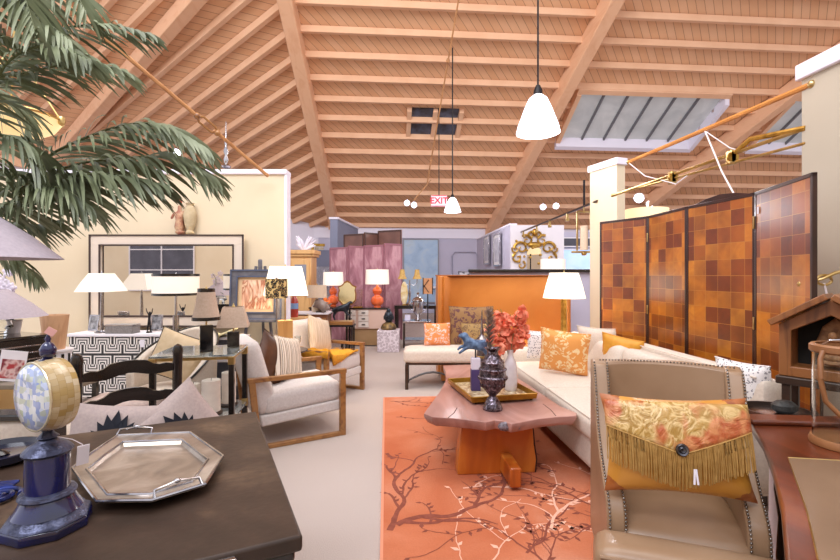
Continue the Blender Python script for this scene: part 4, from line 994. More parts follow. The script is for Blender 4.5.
for k in range(9):
    cx_, cz_ = -.05+.13*ro.random()-.02, .34+.17*ro.random(); b = B(); cy = -.05-.04*ro.random()
    for q in range(5): a_ = 2*PI*q/5+ro.random()*.3; b.ell((cx_+.022*math.cos(a_), cy, cz_+.022*math.sin(a_)), (.022, .005, .016), 8, ry=-a_)
    b.o('blossom', M_ORC, t)
for q in range(4):
    a_ = q*1.6+.5; b = B(); vs = []
    for i in range(6):
        u_ = i/5; w_ = .03*math.sin(PI*(.1+.88*u_)); c_, s_ = math.cos(a_), math.sin(a_); r_ = .2*u_
        for e in (-1, 1): vs.append((r_*c_-e*w_*s_, r_*s_+e*w_*c_, .1+.09*math.sin(PI*u_*.8)))
    b.add(vs, [(2*i, 2*i+1, 2*i+3, 2*i+2) for i in range(5)]); lf = b.o('leaf', mat('orchid_leaf', '#3f5c34', rough=.4), t); lf.modifiers.new('s', 'SOLIDIFY').thickness = .003
# tapered wooden planter on a small drum table
p = W(57, 349, 3.95)
t = T('drum_stool', 'small white drum stool with black vertical bands under the wooden planter', 'stool', (p.x-.02, p.y, 0))
B().lathe([(.12, 0), (.125, .02), (.125, p.z-.02), (.135, p.z-.015), (.135, p.z)], n=28).o('drum', PAINTW, t)
b = B()
for k in range(14): a_ = 2*PI*k/14; b.box((.127*math.cos(a_), .127*math.sin(a_), (p.z-.02)/2), (.006, .02, p.z-.05), rz=a_)
b.o('bands', BLACKW, t)
t = T('wooden_planter', 'tapered light wood bucket standing on the white drum stool', 'planter', (p.x-.02, p.y, p.z))
B().shell([(.075, 0), (.105, .30)], n=24, t=.012).o('bucket', wood('light_wood', '#b98660', '#d6a982', 4, 'z', .5), t, ang=30); B().lathe([(.068, .005), (.07, .02)], n=24).o('bottom', MIDW, t)

# beige settee with black rails behind the desk, with a red and white brochure
t = T('settee', 'beige upholstered settee with black show-wood rails behind the dark chest, far left', 'settee', (-2.38, 2.56, 0), .05)
B().soft((0, .05, .38), (.90, .60, .20), .06, .02).o('seat_cushion', CREAM, t); B().soft((-.0, -.24, .48), (.92, .10, .36), .045).o('outer_back', CREAM, t)
b = B().box((0, -.24, .675), (.97, .12, .03)); b.o('top_rail', BLACKW, t, bev=.008)
for a_ in (-.465, .465):
    for b_ in (-.25, .32): B().box((a_, b_, .15), (.04, .04, .3)).o('leg', BLACKW, t, bev=.004)
    B().box((a_, -.24, .48), (.04, .12, .38)).o('upright', BLACKW, t, bev=.004)
t = T('low_table', 'grey-brown low table top between the settee and the black chest', 'table', (-2.60, 3.12, 0))
B().box((0, 0, .655), (.62, .28, .03)).o('tabletop', mat('greywood', '#6f6456', '#8a7d6c', 9, .4), t, bev=.004)
for a_ in (-1, 1):
    for b_ in (-1, 1): B().box((a_*.27, b_*.11, .32), (.03, .03, .64)).o('leg', BLACKW, t)
t = T('brochure', 'red and white picture card propped up on the low table at the left edge', 'card', ((6-420)/F*3.0-.03, 3.08, .672), .3)
B().box((0, 0, .105), (.15, .006, .21), ry=.15).o('card_sheet', PAINTW, t); 
x = N('red_print'); x.col(x.ramp(x.noise(14, None, 2), [(.4, '#a8333a'), (.5, '#d8b8b4'), (.6, '#7d2c38')])); x.set(rough=.4)
B().box((0, -.004, .085), (.125, .003, .13), ry=.15).o('printed_picture', x.m, t)

# ladder-back chair
f_ = Vector((.70, -.71, 0)); t = T('ladderback_chair', 'black ladder-back chair behind the dark chest with two leaf-motif cushions', 'chair', (-1.44, 2.24, 0), face(f_)); hwid = .215
for s_ in (-1, 1):
    B().lathe([(.018, 0), (.022, .1), (.019, .3), (.024, .45), (.019, .6), (.021, .85), (.024, .98), (.027, 1.0), (.02, 1.025), (.002, 1.035)], (s_*hwid, 0, 0), 12).o('back_post', BLACKW, t)
    B().lathe([(.016, 0), (.021, .2), (.021, .44)], (s_*(hwid+.02), -.40, 0), 12).o('front_leg', BLACKW, t)
    B().tube([(s_*hwid, 0, .2), (s_*(hwid+.02), -.4, .2)], .011, 8).o('stretcher', BLACKW, t)
for zc_, nm in ((.915, 'slat'), (.775, 'slat')):
    b = B(); n_ = 16
    for i in range(n_+1):
        u_ = -1+2*i/n_; y_ = .045*(1-u_*u_); up = .028+.012*math.cos(PI*u_)-.012*(abs(abs(u_)-.55) < .12); lo = .027-.014*math.cos(2*PI*u_)*.6
        zt_ = zc_+up+.015*(1-u_*u_); zb_ = zc_-lo+.01*(1-u_*u_)
        b.v += [(u_*hwid, y_-.008, zt_), (u_*hwid, y_+.008, zt_), (u_*hwid, y_+.008, zb_), (u_*hwid, y_-.008, zb_)]
    for i in range(n_):
        for e in range(4): b.f.append((i*4+e, i*4+(e+1) % 4, i*4+4+(e+1) % 4, i*4+4+e))
    b.f += [(3, 2, 1, 0), tuple(n_*4+e for e in range(4))]; b.o(nm, BLACKW, t, ang=50)
B().box((0, -.20, .445), (.45, .42, .03)).o('seat', BLACKW, t, bev=.008)
M_LILC = mat('lilac_cotton', '#b8a69f', '#ad9c98', 90, .9, .1, 300); M_INK = mat('ink_print', '#171a26', rough=.8)
def leafmotif(t, th, sc, z0):
    b = B()
    for k, (a_, l_) in enumerate(((-1.25, .07), (-.95, .085), (-.62, .095), (-.3, .105), (0, .115), (.3, .105), (.62, .095), (.95, .085), (1.25, .07))):
        l_ *= sc; d_ = Vector((math.sin(a_), math.cos(a_))); s_ = Vector((d_.y, -d_.x)); P = [Vector((0, z0)), Vector((0, z0))+d_*l_*.55+s_*l_*.19, Vector((0, z0))+d_*l_, Vector((0, z0))+d_*l_*.55-s_*l_*.19]
        for kk in (0,):
            q_ = [(p_.x, -th/2*((1-min(.98, (p_.x/.2)**2))*(1-min(.98, (p_.y/.2)**2)))**.42-.010, p_.y) for p_ in P]
            q_[1] = (q_[1][0], q_[1][1]-.0, q_[1][2]); q_[3] = (q_[3][0], q_[3][1]-.0, q_[3][2]); b.add(q_, [(0, 3, 2, 1)])
    o = b.o('leaf_motif', M_INK, t, ang=0); return o
for nm, lab, lx, ly, lz, rz_, ry_ in (('leaf_cushion', 'lilac cushion with black leaf motif, left one on the ladder-back chair', -.09, -.13, .60, -.45, .12), ('leaf_cushion', 'lilac cushion with black leaf motif standing on its corner, right on the ladder-back chair', .165, -.20, .61, .05, -.6)):
    q = Matrix.Rotation(face(f_), 3, 'Z') @ Vector((lx, ly, 0))
    t2 = T(nm, lab, 'cushion', (-1.44+q.x, 2.24+q.y, lz), 0); t2.rotation_euler = (-.15, ry_, face(f_)+rz_)
    B().pillow(.40, .40, .13).o('cover', M_LILC, t2); leafmotif(t2, .13, 1.35, .02 if ry_ > 0 else -.01)

# cream barrel chair with black piping
f_ = Vector((-.30, -.95, 0)); bx, by = (163-420)/F*3.75, 3.85
t = T('barrel_chair', 'cream barrel armchair piped in black behind the ladder-back chair', 'armchair', (bx, by, 0), face(f_)); t.scale = (.86, .86, .94)
def arcwall(r0, r1, z0, ztop, a0, a1, n=24):
    b = B()
    for i in range(n+1):
        a_ = a0+(a1-a0)*i/n; zt_ = ztop((i/n)*2-1); c_, s_ = math.cos(a_), math.sin(a_)
        b.v += [(r0*c_, r0*s_, z0), (r1*c_, r1*s_, z0), (r1*c_*1.04, r1*s_*1.04, zt_), (r0*c_*1.06, r0*s_*1.06, zt_)]
    for i in range(n):
        for e in range(4): b.f.append((i*4+e, i*4+4+e, i*4+4+(e+1) % 4, i*4+(e+1) % 4))
    b.f += [(0, 1, 2, 3), (n*4+3, n*4+2, n*4+1, n*4)]; return b
ztop = lambda u: 1.0-.38*abs(u)**1.7-.02
a0_, a1_ = -.35, PI+.35
arcwall(.34, .42, .2, ztop, a0_, a1_).o('back', CREAM, t, bev=.02)
b = B().tube([((.42*1.045)*math.cos(a0_+(a1_-a0_)*i/24), .42*1.045*math.sin(a0_+(a1_-a0_)*i/24), ztop(i/12-1)+.004) for i in range(25)], .011, 8); b.o('piping', BLACKW, t)
B().lathe([(.33, .22), (.335, .42), (.31, .47), (.0, .49)], n=32, sy=1.0).o('seat_cushion', CREAM, t)
for a_ in (.6, PI-.6, -.7, PI+.7): B().lathe([(.014, 0), (.02, .22)], (.34*math.cos(a_), .34*math.sin(a_), 0), 10).o('leg', BLACKW, t)
M_BEI = mat('beige_silk', '#d6bf9c', '#c9b08a', 14, .55, .2, 40)
cushion('beige_cushion', 'beige silk cushion edged in black leaning in the cream barrel chair', (bx+.06, by+.02, .70), .44, .40, .15, face(f_)+.35, -.25, M_BEI, trim_m=BLACKW, ry=.35)
# low cream ottoman in front of it
t = T('ottoman', 'pale pink upholstered ottoman between the ladder-back and barrel chairs', 'ottoman', (-2.12, 3.22, 0), .15)
B().soft((0, 0, .45), (.48, .34, .16), .05, .02).o('cushion', mat('pale_pink_fabric', '#d6c0b6', '#cbb3aa', 50, .9), t); B().box((0, 0, .33), (.44, .30, .09)).o('frame', CREAM, t, bev=.01)
for a_ in (-1, 1):
    for b_ in (-1, 1): B().box((a_*.2, b_*.13, .15), (.035, .035, .3)).o('leg', BLACKW, t)

# striped drum lamp
lamp('floor_lamp', 'floor lamp with a white drum shade banded top and bottom in black', ((176-420)/F*4.5, 4.5, 0), [(.12, 0), (.12, .02), (.03, .04), (.025, .5), (.03, 1.0)], SILVER, .012, EYE-19/F*4.5, .212, .212, .19, SHADE, 40, trimm=BLACKW, light=3, pm=SILVER)

# glass and brass console
crn = Vector((-1.293, 3.09, 0)); rzc = .17
t = T('glass_console', 'two-tier glass console table with black posts and brass corners left of the armchair', 'console table', (crn.x, crn.y, 0), rzc)
GLT = mat('table_glass', '#dfe9ea', rough=.04, trans=.9, ior=1.3)
for z_ in (.85, .415): B().box((-.25, .21, z_), (.54, .46, .014)).o('glass_shelf', GLT, t, bev=.003)
for (a_, b_) in ((0, 0), (-.5, 0), (0, .42), (-.5, .42)):
    B().box((a_, b_, .43), (.036, .036, .72)).o('post', BLACKW, t, bev=.003)
    for z_ in (.815, .035, .415): B().box((a_, b_, z_), (.042, .042, .055)).o('brass_corner', BRASS, t, bev=.003)
for b_ in (0, .42): B().box((-.25, b_, .832), (.5, .02, .02)).o('brass_rail', BRASS, t)
for a_ in (0, -.5): B().box((a_, .21, .832), (.02, .42, .02)).o('brass_rail', BRASS, t)
def cons(lx, ly, z_): q = Matrix.Rotation(rzc, 3, 'Z') @ Vector((lx, ly, 0)); return (crn.x+q.x, crn.y+q.y, z_)
q = cons(-.20, .13, .858)
M_TANS = mat('tan_silk_shade', '#cdb6a2', '#c3aa95', 80, .8)
lamp('table_lamp', 'black mirrored block lamp with tan bell shade piped in black on the glass console', q, None, mat('black_mirror', '#141316', rough=.06, coat=.5), .006, .235, .092, .055, .20, M_TANS, 16, trimm=BLACKW, box=(.085, .07, .19), rz=.5)
q = cons(-.07, .36, .858)
lamp('table_lamp', 'small lamp with smoky block base and beige shade at the back of the glass console', q, None, mat('smoky_block', '#4a443e', '#2b2825', 20, .2), .006, .15, .11, .07, .15, M_TANS, 4, box=(.085, .05, .11), rz=.3)
M_CAN = mat('ivory_wax', '#ece0d2', '#e2d6c8', 20, .6)
for lx, ly, r_, h_, lb in ((-.16, .10, .062, .24, 'large ivory pillar candle on the lower shelf of the glass console'), (-.09, .30, .05, .25, 'tall ivory pillar candle behind the large one on the glass console'), (-.30, .18, .045, .20, 'slim ivory pillar candle at the left of the lower console shelf')):
    t = T('pillar_candle', lb, 'candle', cons(lx, ly, .4225), 0, 'candles on the console')
    B().lathe([(r_+.012, 0), (r_+.015, .015), (r_+.002, .025)], n=24).o('holder', DARKW, t); B().lathe([(r_, .025), (r_, h_), (r_-.01, h_+.004), (0, h_-.004)], n=24).o('wax', M_CAN, t); B().tube([(0, 0, h_-.005), (.002, 0, h_+.015)], .0015, 5).o('wick', IRON, t)

# wood-framed armchairs
M_STR = N('striped_fabric'); q_ = M_STR.math('FRACT', M_STR.math('MULTIPLY', M_STR.xyz()['X'], 16)); M_STR.col(M_STR.ramp(q_, [(0, '#e5d8c8'), (.3, '#8a7462'), (.42, '#d9c8b4'), (.6, '#5d4e46'), (.68, '#e8dccb'), (.85, '#a88f78')], True)); M_STR.set(rough=.8); M_STR = M_STR.m
def woodchair(label, front_near, facing, side, wd, dp):
    f = Vector((facing[0], facing[1], 0)).normalized(); rz = face(f)
    # local: x across, -y forward. origin at the centre of the front edge
    xr = Matrix.Rotation(rz, 3, 'Z') @ Vector((1, 0, 0))
    o_ = Vector((front_near[0], front_near[1], 0))-xr*side*wd/2
    t = T('wood_frame_armchair', label, 'armchair', tuple(o_), rz)
    for s_ in (-1, 1):
        X_ = s_*(wd/2-.022)
        b = B()
        B().box((X_, .022, .28), (.044, .05, .56)).o('front_leg', MIDW, t, bev=.004)
        B().box((X_, dp/2, .56), (.046, dp+.02, .036)).o('armrest', MIDW, t, bev=.004)
        B().box((X_, dp-.05, .27), (.044, .05, .56), rx=-.10).o('rear_leg', MIDW, t, bev=.004)
        B().box((X_, dp/2, .018), (.044, dp-.06, .032)).o('runner', MIDW, t, bev=.003)
    m_ = TM((0, dp*.44, .36), -.07)
    B().soft((0, 0, 0), (wd-.10, dp*.84, .17), .05, .02, m=m_).o('seat_cushion', WHITE, t)
    B().box((0, dp*.45, .235), (wd-.10, dp*.86, .09), rx=-.07).o('seat_base', WHITE, t, bev=.015)
    B().soft((0, dp*.90, .56), (wd-.11, .19, .62), .07, 0, rx=-.28).o('back_cushion', WHITE, t)
    return t, o_, rz
ca, oa, ra_ = woodchair('white armchair in a walnut frame seen from behind, beside the glass console', (-.65, 3.94), (.87, .50), -1, .74, .80)
def loc(o_, rz, x_, y_, z_): q = Matrix.Rotation(rz, 3, 'Z') @ Vector((x_, y_, 0)); return (o_.x+q.x, o_.y+q.y, z_)
M_BRN = mat('chocolate_satin', '#5b3418', '#43240f', 8, .35)
cushion('brown_cushion', 'chocolate brown satin cushion behind the striped one in the near white armchair', loc(oa, ra_, -.02, .55, .66), .40, .40, .13, ra_-.95, -.15, M_BRN, ry=.55)
cushion('striped_cushion', 'brown and cream striped cushion in the near white armchair', loc(oa, ra_, .05, .40, .64), .40, .40, .14, ra_-.85, -.22, M_STR, ry=.22)
cb, ob_, rb_ = woodchair('white armchair in a walnut frame with a yellow throw, farther one by the round table', (-1.0, 4.83), (.9, -.42), -1, .76, .64)
M_YEL = mat('saffron_wool', '#e0a02e', '#d18f20', 30, .95, .4, 200)
# throw over near arm and seat
b = B(); nU, nV = 22, 14
def thr(u, v):     # u along across the chair, v along depth
    x_ = -.40+u*.66; y_ = -.015+v*.44+.05*u
    z_ = (.498+.01*math.sin(9*u+4*v)-max(0, .03-y_)*3.2) if x_ > -.30 else .60
    if x_ > -.36 and x_ <= -.26: z_ = .60-(.60-.50)*((x_+.36)/.10)
    if x_ < -.385: z_ = .50
    return (x_, y_-.02*u*(1-v), z_+.01*math.sin(17*v+3*u))
for i in range(nU+1):
    for j in range(nV+1): b.v.append(thr(i/nU, j/nV))
for i in range(nU):
    for j in range(nV): a_ = i*(nV+1)+j; b.f.append((a_, a_+1, a_+nV+2, a_+nV+1))
t = T('throw_blanket', 'saffron yellow throw draped over the seat and arm of the farther white armchair', 'blanket', tuple(ob_), rb_)
o = b.o('cloth', M_YEL, t); md = o.modifiers.new('s', 'SOLIDIFY'); md.thickness = .02; md.offset = 1
t2 = B()
for k in range(16): t2.tube([(.26+.004*math.sin(k*3), .03+.024*k, .505), (.30, .03+.024*k, .495)], .002, 4)
t2.o('tassels', M_YEL, t)
cushion('beige_striped_cushion', 'large beige striped cushion in the farther white armchair', loc(ob_, rb_, .02, .40, .68), .46, .44, .15, rb_+.1, -.25, mat('pale_stripe', '#d9c8b2', '#bda68c', 26, .85, stretch=(6, 1, .3)), ry=.25)
# round side table
p = Vector((-1.40, 4.74, 0)); zt = .615
t = T('side_table', 'round dark metal side table between the two white armchairs', 'side table', tuple(p))
B().lathe([(.205, zt-.02), (.215, zt-.012), (.21, zt)], n=36).o('tabletop', mat('pewter_top', '#77706e', '#4c4744', 14, .2, metal=.8), t)
B().lathe([(.13, 0), (.13, .012), (.02, .03), (.016, zt-.02)], n=24).o('pedestal', IRON, t)
lamp('table_lamp', 'lamp with big glowing white shade and golden wood block base on the round table', (p.x-.02, p.y, zt), None, wood('block_oak', '#b98145', '#cf9c5e', 4, 'z'), .008, EYE-20/F*4.74-zt, .215, .155, .30, SHADEHOT, 4, light=9, box=(.15, .12, .31), rz=.35)
t = T('glass_goblet', 'small clear glass goblet beside the wood block lamp', 'glass', (p.x+.13, p.y-.06, zt))
B().lathe([(.03, 0), (.03, .005), (.006, .01), (.006, .06), (.03, .09), (.035, .15), (.03, .15), (.02, .09), (0, .08)], n=20).o('goblet', GLASS, t)
x = N('leopard_print'); v_ = x.vor(34); n_ = x.noise(40); rr_ = x.math('ADD', v_, x.math('MULTIPLY', n_, .3)); x.col(x.ramp(rr_, [(0, '#8a6a3a'), (.42, '#8a6a3a'), (.5, '#15110c'), (.66, '#15110c'), (.72, '#d8b978')], True)); x.set(rough=.7); M_LEO = x.m
lamp('floor_lamp', 'slim silver floor lamp with a leopard print drum shade beside the round table', ((276.5-420)/F*4.42-.0, 4.42, 0), [(.05, 0), (.05, .015), (.01, .02)], SILVER, .007, EYE-23/F*4.42, .105, .105, .19, M_LEO, 32, pm=SILVER)

# easel with framed drawing
p = W(258, 318, 5.05)
t = T('easel', 'pewter grey display easel holding a framed figure drawing', 'easel', (p.x, p.y, 0))
M_PEWW = mat('pewter_wood', '#6d6a70', '#514e55', 10, .45, .2)
for s_ in (-1, 1): B().tube([(s_*.24, -.05, 0), (s_*.05, .08, 1.5)], .018, 6).o('leg', M_PEWW, t)
B().tube([(0, .26, 0), (0, .09, 1.45)], .016, 6).o('rear_leg', M_PEWW, t)
B().box((0, -.06, .895), (.58, .10, .03)).o('ledge', M_PEWW, t, bev=.004); B().box((0, -.03, .55), (.44, .03, .04)).o('crossbar', M_PEWW, t)
B().box((0, .07, 1.51), (.05, .03, .14)).o('top_block', M_PEWW, t, bev=.02)
fw_, fh_ = .56, .54
t = T('framed_drawing', 'grey framed chalk drawing of figures in orange tones standing on the easel', 'picture', (p.x, p.y-.05, .912+fh_/2)); t.rotation_euler = (-.07, 0, 0)
frame(t, fw_, fh_, .07, .035, M_PEWW, mat('frame_blue', '#4b5268', rough=.4)); B().box((0, .005, 0), (fw_-.13, .008, fh_-.13)).o('mat_board', mat('mat_board', '#d6b690', rough=.9), t)
x = N('figure_drawing'); x.col(x.ramp(x.noise(9, x.mp((1.6, 1, .5)), 3, 1), [(.38, '#ecd2b6'), (.5, '#d9a080'), (.56, '#a8603e'), (.62, '#e8c6a4')])); x.set(rough=.6)
B().box((0, -.001, 0), (fw_-.24, .006, fh_-.22)).o('drawing', x.m, t)
t = T('low_bookcase', 'grey painted low shelf unit behind the glass console, below the easel', 'shelf', (p.x-.35, 4.72, 0))
M_GP = mat('grey_paint', '#a29c9e', '#928c8f', 5, .5)
for a_ in (-.33, .33): B().box((a_, 0, .38), (.025, .26, .76)).o('side_panel', M_GP, t, bev=.003)
for z_ in (.05, .28, .52, .75): B().box((0, 0, z_), (.64, .26, .025)).o('shelf', M_GP, t, bev=.003)
B().box((0, .125, .38), (.64, .01, .74)).o('back_panel', mat('shelf_back', '#5f6472', rough=.7), t)
t = T('open_book', 'large open art book with cream pages lying on the grey shelf unit', 'book', (p.x-.28, 4.68, .764), .2)
for s_ in (-1, 1): B().box((s_*.10, 0, .045), (.21, .25, .012), ry=-s_*.38).o('page_block', mat('page_cream', '#cfc39a', '#bdb184', 6, .7), t, bev=.002)
B().box((0, 0, .004), (.08, .25, .008)).o('cover', IRON, t)

# ============================================================ CENTRE BACK: settee, bench, lamp
x = N('cognac_leather'); n1 = x.noise(1.3, None, 4, .4); x.col(x.ramp(n1, [(.3, '#b5671f'), (.7, '#cc7f34')])); x.set(rough=.42, coat=.1); M_COG = x.m
t = T('high_back_settee', 'cognac leather high-backed curved settee behind the cream bench', 'settee', (0, 0, 0))
yb = 6.3; xl, xr = (436-420)/F*yb, 2.06; zt = 1.385
poly = [(xl, yb+.02), (xl+.02, yb-.16), (xl+.07, yb-.19), (xl+.10, yb-.10), (xl+.22, yb-.02), (xr-.22, yb-.05), (xr-.10, yb-.12), (xr-.05, yb-.19), (xr, yb-.16), (xr+.02, yb+.02), (xr, yb+.06), (xl+.02, yb+.06)]
B().prism(poly, .05, zt).o('curved_back', M_COG, t, bev=.015)
b = B().box(((xl+xr)/2, yb-.0, zt+.008), (xr-xl+.02, .13, .016)); b.o('top_rail', mat('copper_rail', '#a5663a', rough=.35, metal=.4), t, bev=.004)
B().soft(((xl+xr)/2, yb-.36, .44), (xr-xl-.05, .36, .16), .05, .01).o('seat', M_COG, t); B().box(((xl+xr)/2, yb-.34, .2), (xr-xl-.1, .34, .33)).o('seat_base', M_COG, t, bev=.01)
f0 = W(405, 390, 5.47); bw, bd = 1.36, .42
t = T('upholstered_bench', 'cream upholstered bench on dark legs with curved stretcher before the leather settee', 'bench', (f0.x+bw/2-.02, f0.y+bd/2, 0), 0)
B().soft((0, 0, .405), (bw, bd, .17), .05, .025).o('seat_cushion', CREAM, t)
B().box((0, 0, .315), (bw-.05, bd-.05, .03)).o('apron', DARKW, t)
for a_ in (-1, 0, 1):
    for b_ in (-1, 1): B().prism([(-.02, -.02), (.02, -.02), (.02, .02), (-.02, .02)], 0, .31, TM((a_*(bw/2-.04), b_*(bd/2-.04), 0))).o('leg', DARKW, t, bev=.003)
for s_ in (-1, 1): B().tube([(s_*(bw/2-.04)+(-s_)*(bw/2-.04)*k/8, -(bd/2-.04), .10+.11*math.sin(PI*k/8)) for k in range(9)], .013, 6).o('curved_stretcher', DARKW, t)
M_DAM2 = damask('orange_pink_damask', '#e58a4a', '#ecc6ba', 16, .52)
bz = .50
cushion('damask_cushion', 'small orange and pink damask cushion at the left end of the cream bench', (W(437, 334, 5.72).x, 5.72, bz+.15), .33, .28, .11, .05, -.2, M_DAM2)
M_PAI = damask('brown_paisley', '#8a6438', '#5d3330', 11, .5)
cushion('paisley_cushion', 'large brown and plum paisley cushion on the cream bench against the settee', (W(471, 325, 5.86).x, 5.80, bz+.25), .58, .50, .13, 0, -.2, M_PAI)
M_PAI2 = damask('gold_paisley', '#9b7a45', '#6b4c30', 18, .5)
cushion('gold_paisley_cushion', 'gold-brown patterned cushion in front of the large paisley one on the bench', (W(478, 338, 5.6).x, 5.58, bz+.15), .42, .30, .11, -.1, -.25, M_PAI2)
# floor lamp between sofa and settee
p = W(564, 275, 5.35)
t = T('end_table', 'round brass end table between the cream sofa and the leather settee', 'side table', (p.x, p.y, 0))
B().lathe([(.17, .53), (.18, .54), (.175, .55)], n=30).o('tabletop', BRASS, t); B().lathe([(.12, 0), (.12, .015), (.02, .03), (.02, .53)], n=20).o('pedestal', BRASS, t)
lamp('table_lamp', 'glowing lamp with ivory shade on a gold column between sofa and settee', (p.x, p.y, .551), [(.085, 0), (.085, .02), (.05, .03), (.042, .1), (.036, .35), (.038, .58), (.045, .59)], GOLD, .008, EYE-23/F*5.35-.551, .245, .165, .30, SHADEHOT, 36, light=16, bn=6)
# half wall ornaments
t = T('drum_shade_lamp', 'white drum lamp shade standing behind the rail of the half wall', 'lamp', (W(553, 265, 7.4).x, 7.4, 0))
B().lathe([(.12, 0), (.12, .02), (.03, .04), (.03, 1.25)], n=16).o('lamp_base', GOLD, t); B().shell([(.20, 1.28), (.20, 1.66)], n=30, t=.006).o('lamp_shade', SHADE, t)

# gilt carved crest on the white wall
t = T('gilt_carving', 'large ornate gilded scrollwork mirror on the white wall behind the half wall', 'mirror', (W(537, 250, 9.85).x, 10.05, EYE+25/F*9.9))
t.scale = (1, 1, 1); b = B()
def scroll(cx, cz, r, turns, d, a0, w0):
    return [(cx+r*(1-i/22*.85)*math.cos(a0+d*turns*2*PI*i/22), 0, cz+r*(1-i/22*.85)*math.sin(a0+d*turns*2*PI*i/22)) for i in range(23)], [w0*(1-i/22*.6) for i in range(23)]
for s_ in (-1, 1):
    for (cx, cz, r, tn_, d, a0, w0) in ((.30, .05, .16, 1.2, 1, 0, .035), (.38, -.17, .12, 1.1, -1, 1.2, .032), (.17, .22, .13, 1.2, 1, 1, .03), (.30, -.33, .10, 1, 1, 2, .026), (.43, .02, .08, 1.2, -1, .5, .022), (.08, .33, .09, 1, -1, 2, .026)):
        P_, R_ = scroll(cx*s_, cz, r, tn_, d*s_, a0 if s_ > 0 else PI-a0, w0); b.tube(P_, R_, 7)
b.ell((0, -.02, .40), (.07, .05, .09), 10).ell((0, 0, .12), (.16, .05, .07), 10)
for k in range(14): b.ell((random.uniform(-.45, .45), -.03, random.uniform(-.3, .35)), (.03, .02, .03), 6)
b.o('gilded_scrollwork', GOLD, t)
B().prism([(-.17, -.42), (.17, -.42), (.17, -.02), (.1, .06), (-.1, .06), (-.17, -.02)], -.03, .0, TM((0, 0, 0), PI/2)).o('mirror_glass', mat('mirror_silvering', '#f2f0ee', rough=.015, metal=1), t)

# pictures on the back walls
def picture(name, label, p, w_, h_, fw, fm, im, rz, matw=0, cat='picture', group=None):
    t = T(name, label, cat, tuple(p), rz, group); frame(t, w_, h_, fw, .04, fm, None)
    if matw: B().box((0, .004, 0), (w_-fw*1.5, .012, h_-fw*1.5)).o('mat_board', mat('pale_mat_board', '#e2dee0', rough=.9), t)
    B().box((0, 0, 0), (w_-fw*2-matw*2, .014, h_-fw*2-matw*2)).o('image', im, t, ang=0); return t
x = N('blue_abstract'); n1 = x.noise(1.8, None, 6, .8); x.col(x.mix(x.noise(14), x.ramp(n1, [(.3, '#7d9fc6'), (.48, '#a6c2e0'), (.62, '#c6d2dc'), (.78, '#a3ada6')]), '#b4c8dc')); x.set(rough=.7)
p = W(421, 271, 16.52); picture('abstract_painting', 'tall pale blue abstract painting on the grey far wall', p, 1.32, 2.35, .04, mat('grey_moulding', '#8f8f96', rough=.5), x.m, RA)
wbd = (b1-b2); wbd.z = 0; wbd.normalize(); rzb = math.atan2(wbd.y, wbd.x)
M_PRINT = mat('grey_botanical_print', '#cfcdd6', '#a9a8b6', 6, .6)
for d_, lb in ((11.3, 'right of two tall grey framed prints on the receding bay wall'), (12.6, 'left of two tall grey framed prints on the receding bay wall')):
    q = b2+wbd*((d_-b2.y)/wbd.y); picture('framed_print', lb, (q.x-.06, q.y, EYE+25/F*d_), .75, .82, .04, SILVER, M_PRINT, rzb+PI, .07, group='prints in the back bay')
t = T('wall_console', 'white mantel ledge on the far wall carrying the framed animal picture', 'shelf', tuple(R(2.55, 16.35, .95)), RA)
B().box((0, 0, 0), (1.7, .25, .08)).o('ledge', PAINTW, t, bev=.01); B().box((0, .02, -.5), (1.5, .2, .9)).o('console_body', PAINTW, t, bev=.01)
x = N('animal_print'); x.col(x.ramp(x.noise(3, None, 2, .5), [(.45, '#e8e4ea'), (.5, '#5a5864')])); x.set(rough=.5)
p = W(469, 269, 16.42); picture('animal_picture', 'black and white animal picture in silver frame above the settee, on the mantel ledge', (p.x, p.y, 1.27), .8, .55, .05, SILVER, x.m, RA)
p = W(465, 262, 16.66); b = B(); w_, h_ = .95, 1.3
t = T('arched_panel', 'thin arched wall moulding on the grey far wall left of the framed prints', 'wall moulding', (p.x, p.y+.0, 0), RA)
B().tube([(-w_/2, 0, 1.06), (-w_/2, 0, 2.1), (-w_/2+.1, 0, 2.25), (w_/2-.1, 0, 2.25), (w_/2, 0, 2.1), (w_/2, 0, 1.06)], .02, 6).o('moulding', mat('moulding_grey', '#a09fb4', rough=.6), t)
# painting and wainscot on the slate wall
wz = math.atan2(wd.y, wd.x); wnn = Vector((-wd.y, wd.x, 0)); wnn = wnn if wnn.y < 0 or wnn.x > 0 else -wnn
q = ray_plane(327, 253, e2, Vector((wd.y, -wd.x, 0))); fr_ = Vector((wd.y, -wd.x, 0)); fr_ = fr_ if (Vector((0, 0, 0))-q).dot(fr_) > 0 else -fr_
x = N('gilt_landscape'); x.col(x.ramp(x.noise(4, None, 4), [(.35, '#d9cdb8'), (.5, '#b59a78'), (.6, '#7d7468'), (.7, '#e2dccd')])); x.set(rough=.6)
rzw = face(fr_)
picture('gold_framed_painting', 'gold-framed small landscape painting on the slate blue wall', tuple(q+fr_*.05), 1.15, .66, .10, GOLD, x.m, rzw, .03)
q2 = ray_plane(315, 280, e2, Vector((wd.y, -wd.x, 0))); 
b = B().box((0, 0, .85), (2.0, .06, 1.7))
for k in range(4): b.box((-.9+.6*k, -.04, .9), (.04, .03, 1.4))
o = b.o('trim_%d' % (tn[0]+1), M_TRIMW, ang=0, kind='structure'); o.location = (q2.x+fr_.x*.12, q2.y+fr_.y*.12, 0); o.rotation_euler = (0, 0, rzw)

